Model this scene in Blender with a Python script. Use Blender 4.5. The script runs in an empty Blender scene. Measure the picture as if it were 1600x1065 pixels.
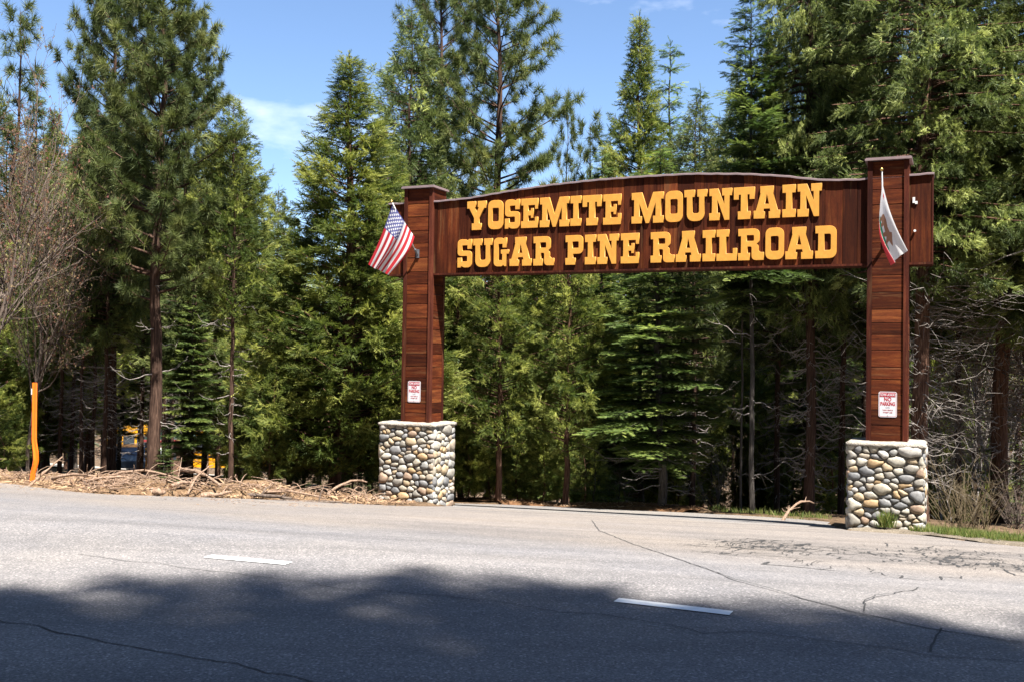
import bpy, math, random
import numpy as np
from mathutils import Matrix, Vector
PI = math.pi
R = math.radians
scn = bpy.context.scene

# ---------------------------------------------------------------- camera
EYE = 1.6
cam_data = bpy.data.cameras.new('camera')
cam = bpy.data.objects.new('camera', cam_data)
scn.collection.objects.link(cam)
cam_data.sensor_width = 36; cam_data.lens = 36
cam_data.clip_start = 0.1; cam_data.clip_end = 5000
cam.matrix_world = Matrix.Translation((0, 0, EYE)) @ (Matrix.Rotation(PI / 2 + math.atan(28 / 1600), 4, 'X') @ Matrix.Rotation(0.0135, 4, 'Z'))
scn.camera = cam

# ---------------------------------------------------------------- light
GA = math.atan2(3.7, 8.64)                       # the road and the gate run at this angle
SU = np.array([math.cos(GA), -math.sin(GA)])     # along the road
SV = np.array([math.sin(GA), math.cos(GA)])      # away from the road
SUN_EL, SUN_D = R(62), R(55)
lh = math.sin(SUN_D) * SU - math.cos(SUN_D) * SV
SUN_DIR = Vector((lh[0] * math.cos(SUN_EL), lh[1] * math.cos(SUN_EL), math.sin(SUN_EL)))
sun_data = bpy.data.lights.new('sun', 'SUN')
sun = bpy.data.objects.new('sun', sun_data)
scn.collection.objects.link(sun)
sun_data.energy = 5.0; sun_data.angle = R(0.53); sun_data.color = (1.0, 0.955, 0.89)
sun.rotation_euler = SUN_DIR.to_track_quat('Z', 'Y').to_euler()
sun.location = (8, -10, 40)

world = bpy.data.worlds.new('World'); scn.world = world
world.use_nodes = True
wn, wl = world.node_tree.nodes, world.node_tree.links
wn.clear()
wo = wn.new('ShaderNodeOutputWorld'); bg = wn.new('ShaderNodeBackground')
sky = wn.new('ShaderNodeTexSky'); sky.sky_type = 'NISHITA'; sky.sun_disc = False
sky.sun_elevation = SUN_EL
sky.sun_rotation = math.atan2(lh[0], lh[1])
sky.altitude = 1500; sky.air_density = 1.0; sky.dust_density = 0.6; sky.ozone_density = 3.5
tc = wn.new('ShaderNodeTexCoord')
mp = wn.new('ShaderNodeMapping'); mp.inputs['Scale'].default_value = (1.0, 1.0, 2.6)
nz = wn.new('ShaderNodeTexNoise'); nz.inputs['Scale'].default_value = 3.1; nz.inputs['Detail'].default_value = 7; nz.inputs['Roughness'].default_value = 0.55
mp.inputs['Location'].default_value = (0.35, 0.0, 0.1); mp.inputs['Rotation'].default_value = (0, 0, -0.28)
cr = wn.new('ShaderNodeValToRGB'); cr.color_ramp.elements[0].position = 0.585; cr.color_ramp.elements[1].position = 0.78
cr.color_ramp.elements[0].color = (0, 0, 0, 1); cr.color_ramp.elements[1].color = (0.75, 0.75, 0.75, 1)
mx = wn.new('ShaderNodeMixRGB'); mx.inputs[2].default_value = (8.6, 8.8, 9.4, 1)
wl.new(tc.outputs['Generated'], mp.inputs[0]); wl.new(mp.outputs[0], nz.inputs[0]); wl.new(nz.outputs[0], cr.inputs[0])
wl.new(cr.outputs[0], mx.inputs[0]); wl.new(sky.outputs[0], mx.inputs[1]); wl.new(mx.outputs[0], bg.inputs[0])
bg.inputs[1].default_value = 0.061
wl.new(bg.outputs[0], wo.inputs[0])
scn.view_settings.view_transform = 'Standard'; scn.view_settings.look = 'None'
scn.view_settings.exposure = 1.95; scn.view_settings.gamma = 1.0
scn.view_settings.use_curve_mapping = False
scn.cycles.max_bounces = 6; scn.cycles.transparent_max_bounces = 4

# ---------------------------------------------------------------- helpers
C = scn.collection
def link(o, parent=None):
    C.objects.link(o)
    if parent is not None: o.parent = parent
    return o
def mesh_np(name, V, Fs, mats=(), smooth=False, attr=None, mi=None):
    """V (n,3); Fs: list of (k,m) int arrays, m constant in each."""
    me = bpy.data.meshes.new(name)
    V = np.asarray(V, np.float32)
    Fs = [np.asarray(f, np.int32) for f in Fs if len(f)]
    me.vertices.add(len(V)); me.vertices.foreach_set('co', V.ravel())
    nl = sum(f.size for f in Fs); nf = sum(len(f) for f in Fs)
    me.loops.add(nl); me.loops.foreach_set('vertex_index', np.concatenate([f.ravel() for f in Fs]))
    me.polygons.add(nf)
    tot = np.concatenate([np.full(len(f), f.shape[1], np.int32) for f in Fs])
    st = np.concatenate([[0], np.cumsum(tot)[:-1]]).astype(np.int32)
    me.polygons.foreach_set('loop_start', st); me.polygons.foreach_set('loop_total', tot)
    if smooth: me.polygons.foreach_set('use_smooth', np.ones(nf, bool))
    if mi is not None: me.polygons.foreach_set('material_index', np.asarray(mi, np.int32))
    if attr is not None:
        a = me.attributes.new('var', 'FLOAT', 'POINT'); a.data.foreach_set('value', np.asarray(attr, np.float32))
    for m in mats: me.materials.append(m)
    me.update(calc_edges=True)
    return me
def obj(name, me, parent=None, **props):
    o = bpy.data.objects.new(name, me); link(o, parent)
    for k, v in props.items(): o[k] = v
    return o
def empty(name, loc, rz=0, label=None, category=None, group=None):
    o = bpy.data.objects.new(name, None); link(o)
    o.location = loc; o.rotation_euler = (0, 0, rz); o.empty_display_size = 0.2
    if label: o['label'] = label
    if category: o['category'] = category
    if group: o['group'] = group
    return o
def dup_tree(src, label=None, group=None):
    kids = {}
    c = src.copy(); C.objects.link(c)
    if label: c['label'] = label
    if group: c['group'] = group
    for ch in [x for x in src.children]:
        d = ch.copy(); C.objects.link(d); d.parent = c
        for g2 in [x for x in ch.children]:
            e = g2.copy(); C.objects.link(e); e.parent = d
    return c
class MB:
    """collects simple solids into one mesh"""
    def __init__(s): s.v = []; s.f = []; s.n = 0
    def add(s, V, F):
        V = np.asarray(V, float); s.v.append(V)
        for f in F: s.f.append([i + s.n for i in f])
        s.n += len(V)
    def box(s, x0, x1, y0, y1, z0, z1):
        V = [(x, y, z) for z in (z0, z1) for x, y in ((x0, y0), (x1, y0), (x1, y1), (x0, y1))]
        s.add(V, [(3, 2, 1, 0), (4, 5, 6, 7), (0, 1, 5, 4), (1, 2, 6, 5), (2, 3, 7, 6), (3, 0, 4, 7)])
    def prism(s, pts, y0, y1, axis='y'):
        n = len(pts); a = [(p[0], y0, p[1]) for p in pts]; b = [(p[0], y1, p[1]) for p in pts]
        if axis == 'x': a = [(y0, p[0], p[1]) for p in pts]; b = [(y1, p[0], p[1]) for p in pts]
        if axis == 'z': a = [(p[0], p[1], y0) for p in pts]; b = [(p[0], p[1], y1) for p in pts]
        F = [tuple(range(n)), tuple(range(2 * n - 1, n - 1, -1))] + [(i, i + n, (i + 1) % n + n, (i + 1) % n) for i in range(n)]
        s.add(a + b, F)
    def tube(s, P, rad, sides=6, cap=True):
        P = np.asarray(P, float); n = len(P)
        rad = np.broadcast_to(np.asarray(rad, float), (n,))
        T = np.gradient(P, axis=0); T /= np.linalg.norm(T, axis=1)[:, None] + 1e-9
        up = np.array([0, 0, 1.0]) if abs(T[0][2]) < 0.9 else np.array([1.0, 0, 0])
        A = np.cross(T, up); A /= np.linalg.norm(A, axis=1)[:, None] + 1e-9
        B = np.cross(T, A)
        an = np.arange(sides) * 2 * PI / sides
        V = P[:, None, :] + rad[:, None, None] * (np.cos(an)[None, :, None] * A[:, None, :] + np.sin(an)[None, :, None] * B[:, None, :])
        F = []
        for i in range(n - 1):
            for j in range(sides):
                F.append((i * sides + j, i * sides + (j + 1) % sides, (i + 1) * sides + (j + 1) % sides, (i + 1) * sides + j))
        if cap:
            F.append(tuple(range(sides - 1, -1, -1))); F.append(tuple(range((n - 1) * sides, n * sides)))
        s.add(V.reshape(-1, 3), F)
    def mesh(s, name, mats=(), smooth=False):
        me = bpy.data.meshes.new(name)
        V = np.concatenate(s.v); me.from_pydata(V.tolist(), [], s.f)
        if smooth: me.polygons.foreach_set('use_smooth', np.ones(len(me.polygons), bool))
        for m in mats: me.materials.append(m)
        me.update(); return me
def fbm(x, y, seed=0, f=1.0, o=3):
    r = np.random.RandomState(seed); t = 0; a = 1.0
    for k in range(o):
        for j in range(3):
            an = r.rand() * 6.28; ph = r.rand() * 6.28
            t = t + a * np.sin((np.cos(an) * x + np.sin(an) * y) * f * (1 + 0.3 * r.rand()) + ph) / 3
        a *= 0.55; f *= 2.1
    return t

# ---------------------------------------------------------------- materials
def new_mat(name):
    m = bpy.data.materials.new(name); m.use_nodes = True
    n, l = m.node_tree.nodes, m.node_tree.links
    return m, n, l, n['Principled BSDF']
def ramp(n, stops, interp='LINEAR'):
    r = n.new('ShaderNodeValToRGB'); e = r.color_ramp.elements; r.color_ramp.interpolation = interp
    e[0].position = stops[0][0]; e[0].color = (*stops[0][1], 1)
    e[1].position = stops[-1][0]; e[1].color = (*stops[-1][1], 1)
    for p, c in stops[1:-1]:
        k = e.new(p); k.color = (*c, 1)
    return r
def noise(n, l, coord, scale, detail=4, rough=0.55, dist=0):
    t = n.new('ShaderNodeTexNoise'); t.inputs['Scale'].default_value = scale
    t.inputs['Detail'].default_value = detail; t.inputs['Roughness'].default_value = rough; t.inputs['Distortion'].default_value = dist
    if coord is not None: l.new(coord, t.inputs['Vector'])
    return t
def mapping(n, l, coord, scale=(1, 1, 1), rot=(0, 0, 0), loc=(0, 0, 0)):
    m = n.new('ShaderNodeMapping'); m.inputs['Scale'].default_value = scale; m.inputs['Rotation'].default_value = rot; m.inputs['Location'].default_value = loc
    l.new(coord, m.inputs[0]); return m
def mixc(n, l, fac, a, b, mode='MIX'):
    m = n.new('ShaderNodeMixRGB'); m.blend_type = mode
    for i, v in ((0, fac), (1, a), (2, b)):
        if hasattr(v, 'is_linked') or hasattr(v, 'links'): l.new(v, m.inputs[i])
        elif isinstance(v, (int, float)): m.inputs[i].default_value = v
        else: m.inputs[i].default_value = (*v, 1)
    return m
def bump(n, l, height, p, strength=0.3, dist=0.01):
    b = n.new('ShaderNodeBump'); b.inputs['Strength'].default_value = strength; b.inputs['Distance'].default_value = dist
    l.new(height, b.inputs['Height']); l.new(b.outputs[0], p.inputs['Normal']); return b
def plain(name, col, rough=0.6, metal=0.0, var=0.08):
    # mottled paint or metal
    m, n, l, p = new_mat(name)
    tc = n.new('ShaderNodeTexCoord'); t = noise(n, l, tc.outputs['Object'], 9, 4)
    col = tuple(c * .82 for c in col)
    r = ramp(n, [(0.3, tuple(c * (1 - var) for c in col)), (0.7, tuple(min(1, c * (1 + var)) for c in col))])
    l.new(t.outputs[0], r.inputs[0]); l.new(r.outputs[0], p.inputs['Base Color'])
    p.inputs['Roughness'].default_value = rough; p.inputs['Metallic'].default_value = metal
    return m
def leaf_mat(name, c0, c1, c2, trans=0.36, objvar=0.22):
    m, n, l, p = new_mat(name)
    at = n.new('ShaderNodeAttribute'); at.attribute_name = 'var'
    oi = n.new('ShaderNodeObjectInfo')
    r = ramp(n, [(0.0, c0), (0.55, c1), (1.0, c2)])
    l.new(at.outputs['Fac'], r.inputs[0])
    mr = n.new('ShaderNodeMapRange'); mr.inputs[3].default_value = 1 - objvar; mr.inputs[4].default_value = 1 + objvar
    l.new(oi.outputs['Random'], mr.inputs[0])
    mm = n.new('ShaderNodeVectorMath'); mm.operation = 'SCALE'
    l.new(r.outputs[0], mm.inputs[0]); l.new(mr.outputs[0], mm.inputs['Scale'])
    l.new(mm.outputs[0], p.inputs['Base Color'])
    p.inputs['Roughness'].default_value = 0.62; p.inputs['Specular IOR Level'].default_value = 0.25
    tr = n.new('ShaderNodeBsdfTranslucent'); mixs = n.new('ShaderNodeMixShader'); mixs.inputs[0].default_value = trans
    hs = n.new('ShaderNodeHueSaturation'); hs.inputs['Value'].default_value = 1.5; hs.inputs['Saturation'].default_value = 1.08
    l.new(mm.outputs[0], hs.inputs['Color']); l.new(hs.outputs[0], tr.inputs[0])
    l.new(p.outputs[0], mixs.inputs[1]); l.new(tr.outputs[0], mixs.inputs[2])
    l.new(mixs.outputs[0], n['Material Output'].inputs[0])
    return m
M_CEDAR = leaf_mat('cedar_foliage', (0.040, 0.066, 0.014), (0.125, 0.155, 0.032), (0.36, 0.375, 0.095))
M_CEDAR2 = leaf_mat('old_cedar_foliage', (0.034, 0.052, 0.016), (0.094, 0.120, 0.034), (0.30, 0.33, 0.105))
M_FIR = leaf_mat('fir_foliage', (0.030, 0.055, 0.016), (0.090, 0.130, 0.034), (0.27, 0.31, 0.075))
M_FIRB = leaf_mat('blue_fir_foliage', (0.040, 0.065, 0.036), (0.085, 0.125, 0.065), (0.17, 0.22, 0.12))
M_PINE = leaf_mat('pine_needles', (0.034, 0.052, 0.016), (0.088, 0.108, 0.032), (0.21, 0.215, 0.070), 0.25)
M_BUD = leaf_mat('budding_leaves', (0.16, 0.06, 0.05), (0.20, 0.12, 0.07), (0.17, 0.18, 0.06))
def bark_mat(name, c0, c1, c2, sc=1.0):
    m, n, l, p = new_mat(name)
    tc = n.new('ShaderNodeTexCoord'); oi = n.new('ShaderNodeObjectInfo')
    mp = mapping(n, l, tc.outputs['Object'], (14 * sc, 14 * sc, 1.6 * sc))
    t = noise(n, l, mp.outputs[0], 1.6, 6, 0.65, 0.4); t2 = noise(n, l, tc.outputs['Object'], 0.7, 3)
    c0, c1, c2 = [tuple(k * .68 for k in c) for c in (c0, c1, c2)]
    r = ramp(n, [(0.30, c0), (0.5, c1), (0.72, c2)]); l.new(t.outputs[0], r.inputs[0])
    mm = mixc(n, l, 0.35, r.outputs[0], t2.outputs[0], 'OVERLAY')
    l.new(mm.outputs[0], p.inputs['Base Color']); p.inputs['Roughness'].default_value = 0.92
    p.inputs['Specular IOR Level'].default_value = 0.1
    bump(n, l, t.outputs[0], p, 0.9, 0.03); return m
M_BARK = bark_mat('conifer_bark', (0.020, 0.012, 0.009), (0.085, 0.050, 0.036), (0.20, 0.125, 0.09))
M_BARKR = bark_mat('cedar_bark', (0.03, 0.016, 0.011), (0.14, 0.075, 0.05), (0.33, 0.20, 0.14))
M_BARKG = bark_mat('grey_fir_bark', (0.025, 0.021, 0.018), (0.085, 0.074, 0.064), (0.17, 0.15, 0.13))
M_TWIG = bark_mat('dead_grey_twigs', (0.12, 0.10, 0.09), (0.32, 0.28, 0.25), (0.55, 0.50, 0.45))
M_TWIGB = bark_mat('brown_grey_twigs', (0.07, 0.052, 0.042), (0.16, 0.122, 0.098), (0.28, 0.225, 0.185))

# ---------------------------------------------------------------- terrain height
def g(x, y):
    x = np.asarray(x, float); y = np.asarray(y, float)
    u = SU[0] * x + SU[1] * y; v = SV[0] * x + SV[1] * y
    k = .111 - .0016 * np.clip(u, -16, 6)
    t = np.clip(v - 7, 0, None)
    t2 = np.where(t < .8, t * t / 1.6, t - .4)
    t2 = np.where(t2 > 70, 70 + (t2 - 70) * .2, t2)
    w = np.clip((u + .62 * v) / (.06 * np.maximum(v, 1)), 0, 1)
    e = np.clip(v - 25.3, 0, None); e = np.where(e < 3, e * e / 6, e - 1.5); e = 4.5 * (1 - np.exp(-e * .13 / 4.5))
    return -k * t2 - w * e
def UV(u, v): return SU[0] * u + SV[0] * v, SU[1] * u + SV[1] * v
# pavement edge (v as a function of u): the road shoulder, flaring into the entrance and out again
EU = [-200, -26, -18.4, -16.5, -14.9, -13.2, -12.6, -11.7, -10.4, -9.85, -9.72, -1.75, -1.6, -0.5, 0.35, 1.1, 3.0, 8, 30, 200]
EV = [16.2, 16.2, 15.4, 15.0, 14.1, 13.4, 15.6, 17.4, 17.3, 17.6, 19.0, 19.0, 18.6, 18.45, 17.0, 16.4, 15.6, 14.6, 14, 14]
def edge(u): return np.interp(u, EU, EV)

# ---------------------------------------------------------------- ground, road, drive
def asphalt_mat(name, c0, c1, warm):
    m, n, l, p = new_mat(name)
    tc = n.new('ShaderNodeTexCoord'); oc = tc.outputs['Object']
    fine = noise(n, l, oc, 62, 2, 0.75); mid = noise(n, l, oc, 5, 6, 0.65); big = noise(n, l, oc, 0.45, 3, 0.5)
    vor = n.new('ShaderNodeTexVoronoi'); vor.inputs['Scale'].default_value = 75; l.new(oc, vor.inputs['Vector'])
    wn_ = n.new('ShaderNodeTexWhiteNoise'); l.new(vor.outputs['Position'], wn_.inputs['Vector'])
    lane = mapping(n, l, oc, (0.12, 1.3, 1), (0, 0, GA)); lanes = noise(n, l, lane.outputs[0], 1.3, 3, 0.5)
    r = ramp(n, [(0.25, c0), (0.75, c1)]); l.new(mid.outputs[0], r.inputs[0])
    a = mixc(n, l, 0.35, r.outputs[0], lanes.outputs[0], 'OVERLAY')
    rb = ramp(n, [(0.35, (0.90, 0.91, 0.94)), (0.7, warm)]); l.new(big.outputs[0], rb.inputs[0])
    b = mixc(n, l, 1.0, a.outputs[0], rb.outputs[0], 'MULTIPLY')
    rf = ramp(n, [(0.30, (0.58, 0.58, 0.58)), (0.5, (0.95, 0.95, 0.95)), (0.70, (1.35, 1.33, 1.31))]); l.new(fine.outputs[0], rf.inputs[0])
    c = mixc(n, l, 1.0, b.outputs[0], rf.outputs[0], 'MULTIPLY')
    rv = ramp(n, [(0.0, (0.72, 0.72, 0.72)), (0.6, (0.95, 0.95, 0.95)), (0.90, (1.15, 1.14, 1.12)), (0.97, (1.75, 1.72, 1.68))]); l.new(wn_.outputs['Value'], rv.inputs[0])
    d0 = mixc(n, l, 0.85, c.outputs[0], rv.outputs[0], 'MULTIPLY')
    ap = n.new('ShaderNodeAttribute'); ap.attribute_name = 'var'
    d = mixc(n, l, ap.outputs['Fac'], d0.outputs[0], mixc(n, l, 1.0, d0.outputs[0], (1.10, 1.03, 0.94), 'MULTIPLY').outputs[0])
    l.new(d.outputs[0], p.inputs['Base Color']); p.inputs['Roughness'].default_value = 0.85; p.inputs['Specular IOR Level'].default_value = 0.2
    bump(n, l, fine.outputs[0], p, 0.6, 0.008); return m
M_ROAD = asphalt_mat('road_asphalt', (0.130, 0.125, 0.126), (0.170, 0.162, 0.160), (1.10, 1.07, 1.03))
M_DRIVE = asphalt_mat('drive_asphalt', (0.145, 0.136, 0.131), (0.188, 0.177, 0.168), (1.12, 1.07, 1.0))
def soil_mat(name, stops, sc=3.0):
    m, n, l, p = new_mat(name)
    tc = n.new('ShaderNodeTexCoord'); oc = tc.outputs['Object']
    a = noise(n, l, oc, sc, 8, 0.7, 0.5); b = noise(n, l, oc, 40, 3, 0.7)
    stops = [(q, tuple(k * .72 for k in c)) for q, c in stops]
    r = ramp(n, stops); l.new(a.outputs[0], r.inputs[0])
    rb = ramp(n, [(0.3, (0.5, 0.5, 0.5)), (0.7, (1.35, 1.33, 1.3))]); l.new(b.outputs[0], rb.inputs[0])
    c = mixc(n, l, 1.0, r.outputs[0], rb.outputs[0], 'MULTIPLY'); l.new(c.outputs[0], p.inputs['Base Color'])
    p.inputs['Roughness'].default_value = 0.95; p.inputs['Specular IOR Level'].default_value = 0.1
    bump(n, l, b.outputs[0], p, 0.8, 0.03); return m
M_SOIL = soil_mat('forest_floor', [(0.3, (0.055, 0.036, 0.022)), (0.5, (0.15, 0.10, 0.062)), (0.7, (0.27, 0.19, 0.12))])
M_DUFF = soil_mat('chip_litter', [(0.3, (0.10, 0.055, 0.030)), (0.5, (0.22, 0.14, 0.08)), (0.7, (0.38, 0.28, 0.18))], 4.0)
M_GRIT = soil_mat('grit', [(0.3, (0.14, 0.115, 0.085)), (0.7, (0.30, 0.255, 0.20))])
M_NEEDLE = soil_mat('needle_litter', [(0.3, (0.12, 0.055, 0.025)), (0.7, (0.26, 0.145, 0.075))], 8)
M_LOT = soil_mat('lot_gravel', [(0.3, (0.42, 0.38, 0.33)), (0.7, (0.60, 0.56, 0.50))])

def axis_pts(a, b, d, lo, hi):
    p = list(np.arange(a, b + 1e-6, d)); s = d
    while p[-1] < hi: s *= 1.18; p.append(p[-1] + s)
    s = d
    while p[0] > lo: s *= 1.18; p.insert(0, p[0] - s)
    return np.array(p)
def grid_mesh(name, X, Y, Z, mat, smooth=True):
    ny, nx = X.shape
    V = np.stack([X, Y, Z], -1).reshape(-1, 3)
    i = np.arange(ny * nx).reshape(ny, nx)
    F = np.stack([i[:-1, :-1], i[:-1, 1:], i[1:, 1:], i[1:, :-1]], -1).reshape(-1, 4)
    return mesh_np(name, V, [F], (mat,), smooth)
def drive_left(v): return np.interp(v, [19, 21.5, 23.5, 25.2], [-9.72, -10.6, -11.6, -11.0])
def drive_right(v): return np.interp(v, [19, 22.5, 23.8, 24.6, 25.2], [-1.75, -2.3, -3.1, -4.6, -6.2])
def terrain(x, y):
    u = SU[0] * x + SU[1] * y; v = SV[0] * x + SV[1] * y
    z = g(x, y)
    d = v - edge(u)                                     # >0 outside the road
    ind = (v > 18.9) & (v < 25.2) & (u > drive_left(v) + .05) & (u < drive_right(v) - .05)
    on = (d < 0) & (v > -4.5)
    z = z + np.where(on | ind, -0.07, 0.02 + 0.05 * fbm(x, y, 3, 1.7) * np.clip(np.abs(d), 0, 1))
    # bank of cut litter left of the gate
    w = np.clip((u + 30) / 8, 0, 1) * np.clip((-10.7 - u) / 0.8, 0, 1)
    dd = np.maximum(d, 0)
    bank = (0.13 + 0.10 * fbm(x, y, 5, 2.2)) * np.exp(-((dd - 1.4) / 1.1) ** 2) * (d > 0)
    hump = 0.20 * np.exp(-(((u + 13.6) / 1.5) ** 2 + ((v - 16.4) / 1.0) ** 2))
    z = z + w * (bank + hump * (d > 0))
    # litter lip at the back of the drive
    lip = ((v > 25.6) & (v < 28) & (u > -14) & (u < 0)) * 0.08
    return z + lip
ax = axis_pts(-24, 16, 0.2, -900, 900); ay = axis_pts(-6, 32, 0.2, -300, 1100)
X, Y = np.meshgrid(ax, ay)
obj('ground', grid_mesh('ground', X, Y, terrain(X, Y), M_SOIL), kind='structure')

us = np.concatenate([np.linspace(-90, -26, 20), np.arange(-25, -9.9, .1), [-9.85, -9.8, -9.75, -9.72], np.arange(-9.5, -1.8, .25), [-1.75, -1.6], np.arange(-1.5, 8, .1), np.linspace(8.5, 80, 20)])
tt = np.concatenate([np.linspace(0, .5, 12), np.linspace(.55, 1, 22)])
Ug, Tg = np.meshgrid(us, tt)
jag = 0.06 * fbm(Ug, Ug * 0, 9, 5.0) * ((Ug < -9.8) | (Ug > -1.5))
Vg = -4 + (edge(Ug) + jag + 4) * Tg
xx, yy = UV(Ug, Vg)
rme = grid_mesh('road', xx, yy, g(xx, yy), M_ROAD)
qa = rme.attributes.new('var', 'FLOAT', 'POINT')
qa.data.foreach_set('value', np.clip((Vg - 9.6 - .35 * Ug * (Ug > -3) * .2 + .4 * fbm(Ug, Vg, 17, .9)) / 1.1, 0, 1).astype(np.float32).ravel())
obj('road', rme, kind='structure')
vs = np.linspace(19.0, 25.25, 36); ss = np.linspace(0, 1, 40)
Sg, Vg = np.meshgrid(ss, vs)
Ug = drive_left(Vg) + (drive_right(Vg) - drive_left(Vg)) * Sg
xx, yy = UV(Ug, Vg)
obj('driveway', grid_mesh('driveway', xx, yy, g(xx, yy), M_DRIVE), kind='structure')
# paler, older apron of the entrance lying as a thin worn overlay on the road: starts at the curved seam
SEAM = [(1.37, 17.09), (1.19, 13.7), (1.35, 11.16), (1.56, 9.45), (1.73, 7.83), (1.99, 7.01), (2.27, 6.57), (2.55, 6.25), (2.98, 5.95), (3.23, 5.73)]
# litter sheet beside the road and at the back of the drive
def litter_strip(name, ulo, uhi, d0, d1, mat, lift=.012):
    U_, T_ = np.meshgrid(np.arange(ulo, uhi, .12), np.linspace(0, 1, 16))
    ww = d0 + 0.12 * fbm(U_, U_ * 0, 21, 2.5) ; w1 = d1 + 0.35 * fbm(U_, U_ * 0 + 4, 22, 1.2)
    V_ = edge(U_) + ww + (w1 - ww) * T_
    x_, y_ = UV(U_, V_)
    z_ = np.maximum(terrain(x_, y_), g(x_, y_)) + lift * (T_ > .05) + .03 * np.abs(fbm(x_, y_, 8, 9)) * np.clip(T_ * 3, 0, 1)
    return obj(name, grid_mesh(name, x_, y_, z_, mat), kind='structure')
litter_strip('litter_bank', -26, -10.9, -0.22, 1.9, M_DUFF)
litter_strip('dirt_shoulder', -1.55, 7, -0.02, .8, M_GRIT)
U_, V_ = np.meshgrid(np.arange(-13.5, -5.6, .2), np.linspace(25.1, 28.0, 14))
x_, y_ = UV(U_, V_)
obj('duff_lip', grid_mesh('duff_lip', x_, y_, terrain(x_, y_) + .05 + .02 * fbm(x_, y_, 4, 6), M_NEEDLE), kind='structure')
# sunlit gravel lot seen low between the trunks
U_, V_ = np.meshgrid(np.linspace(-75, -44, 40), np.linspace(36, 62, 40))
x_, y_ = UV(U_, V_)
obj('gravel_lot', grid_mesh('gravel_lot', x_, y_, g(x_, y_) + .12, M_LOT), kind='structure')

# far wooded ridge
hx, hy = np.meshgrid(np.linspace(-700, 800, 260), np.linspace(380, 800, 120))
prof = np.clip((hy - 380) / 330, 0, 1)
ridge = (20 + 70 * prof * (0.85 + 0.25 * fbm(hx, hx * 0, 31, 0.008))) * (0.72 + 0.28 * np.clip((hx + 50) / 300, 0, 1))
spik = 4.5 * np.abs(fbm(hx, hy, 33, .35)) + 3.0 * np.random.RandomState(3).rand(*hx.shape)
M_RIDGE = soil_mat('ridge_forest', [(0.35, (0.05, 0.075, 0.055)), (0.6, (0.12, 0.13, 0.10)), (0.75, (0.26, 0.22, 0.18))], 0.05)
obj('hill', grid_mesh('hill', hx, hy, ridge + spik - 45, M_RIDGE, False), kind='structure')

# ---------------------------------------------------------------- painted dashes, cracks
M_PAINT = plain('road_paint', (0.80, 0.80, 0.78), 0.7, 0, 0.06)
def strip(name, P, w, mat, lift, seed=0, jit=0.0, taper=False):
    P = np.array(P, float)
    # resample with jitter
    out = [P[0]]
    for a, b in zip(P[:-1], P[1:]):
        n = max(1, int(np.linalg.norm(b - a) / 0.07))
        for i in range(1, n + 1): out.append(a + (b - a) * i / n)
    P = np.array(out); rs = np.random.RandomState(seed)
    T = np.gradient(P, axis=0); T /= np.linalg.norm(T, axis=1)[:, None] + 1e-9
    N = np.stack([-T[:, 1], T[:, 0]], 1)
    off = np.convolve(rs.randn(len(P) + 4) * jit, np.ones(3) / 3, 'same')[2:-2]
    P = P + N * off[:, None]
    ww = w * (1 + 0.5 * (rs.rand(len(P)) - .5) * (jit > 0))
    if taper: ww = ww * np.sin(np.linspace(0.15, PI - .15, len(P)))
    A = P + N * ww[:, None] / 2; B = P - N * ww[:, None] / 2
    V = np.zeros((len(P) * 2, 3)); V[0::2, :2] = A; V[1::2, :2] = B
    V[:, 2] = g(V[:, 0], V[:, 1]) + lift
    i = np.arange(len(P) - 1) * 2
    F = np.stack([i, i + 1, i + 3, i + 2], 1)
    return V, F
def uvp(u, v): return UV(u, v)
for k, (pa, pb, lab) in enumerate([((-2.395, 8.17), (-1.70, 7.93), 'short white painted dash on the sunlit asphalt left of the arch'),
                              ((0.72, 6.87), (1.42, 6.55), 'short white painted dash right of centre whose end lies in tree shade')]):
    V, F = strip('d', [pa, pb], 0.115, M_PAINT, 0.005)
    obj('lane_dash', mesh_np('lane_dash', V, [F], (M_PAINT,)), label=lab, category='road marking', group='white dashes on the road')
M_CRACK = plain('crack_fill', (0.035, 0.033, 0.032), 0.9)
cr_lines = [(SEAM, .013, .010, 1), ([(-3.37, 6.35), (-3.05, 6.17), (-2.63, 5.93), (-2.3, 5.75), (-1.87, 5.55), (-1.56, 5.43), (-1.21, 5.21), (-0.99, 5.07), (-.5, 4.8)], .009, .03, 2),
    ([(-3.43, 8.21), (-2.91, 7.93), (-2.6, 7.81), (-1.84, 7.47), (-1.04, 7.09), (-0.41, 6.95), (0.02, 6.69), (0.55, 6.47), (0.96, 6.27), (1.15, 6.05), (1.46, 6.09), (1.96, 5.89), (2.3, 5.71), (2.79, 5.57), (3.06, 5.43), (3.6, 5.2)], .006, .03, 3),
    ([(2.3, 6.65), (2.39, 6.95), (2.6, 7.27), (3.04, 7.75), (3.21, 8.03)], .010, .02, 4),
    ([(2.62, 6.27), (2.52, 6.09), (2.42, 5.85), (2.36, 5.73)], .013, .03, 5),
    ([(-2.03, 9.71), (-1.62, 9.43), (-1.12, 9.19)], .007, .03, 6), ([(-3.2, 9.3), (-2.9, 9.1), (-2.4, 8.9)], .006, .03, 7)]
VV, FF, nn = [], [], 0
rs = np.random.RandomState(12)
for P, w, j, sd in cr_lines:
    V, F = strip('c', P, w, M_CRACK, 0.004, sd, j, False); VV.append(V); FF.append(F + nn); nn += len(V)
obj('road_crack', mesh_np('road_crack', np.concatenate(VV), [np.concatenate(FF)], (M_CRACK,)), kind='stuff',
    label='thin dark cracks and the curved seam wandering over the road', category='cracks')
VV, FF, nn = [], [], 0
KC = [(rs.uniform(-2.3, 2.4), rs.randn()) for _ in range(26)]
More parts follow.
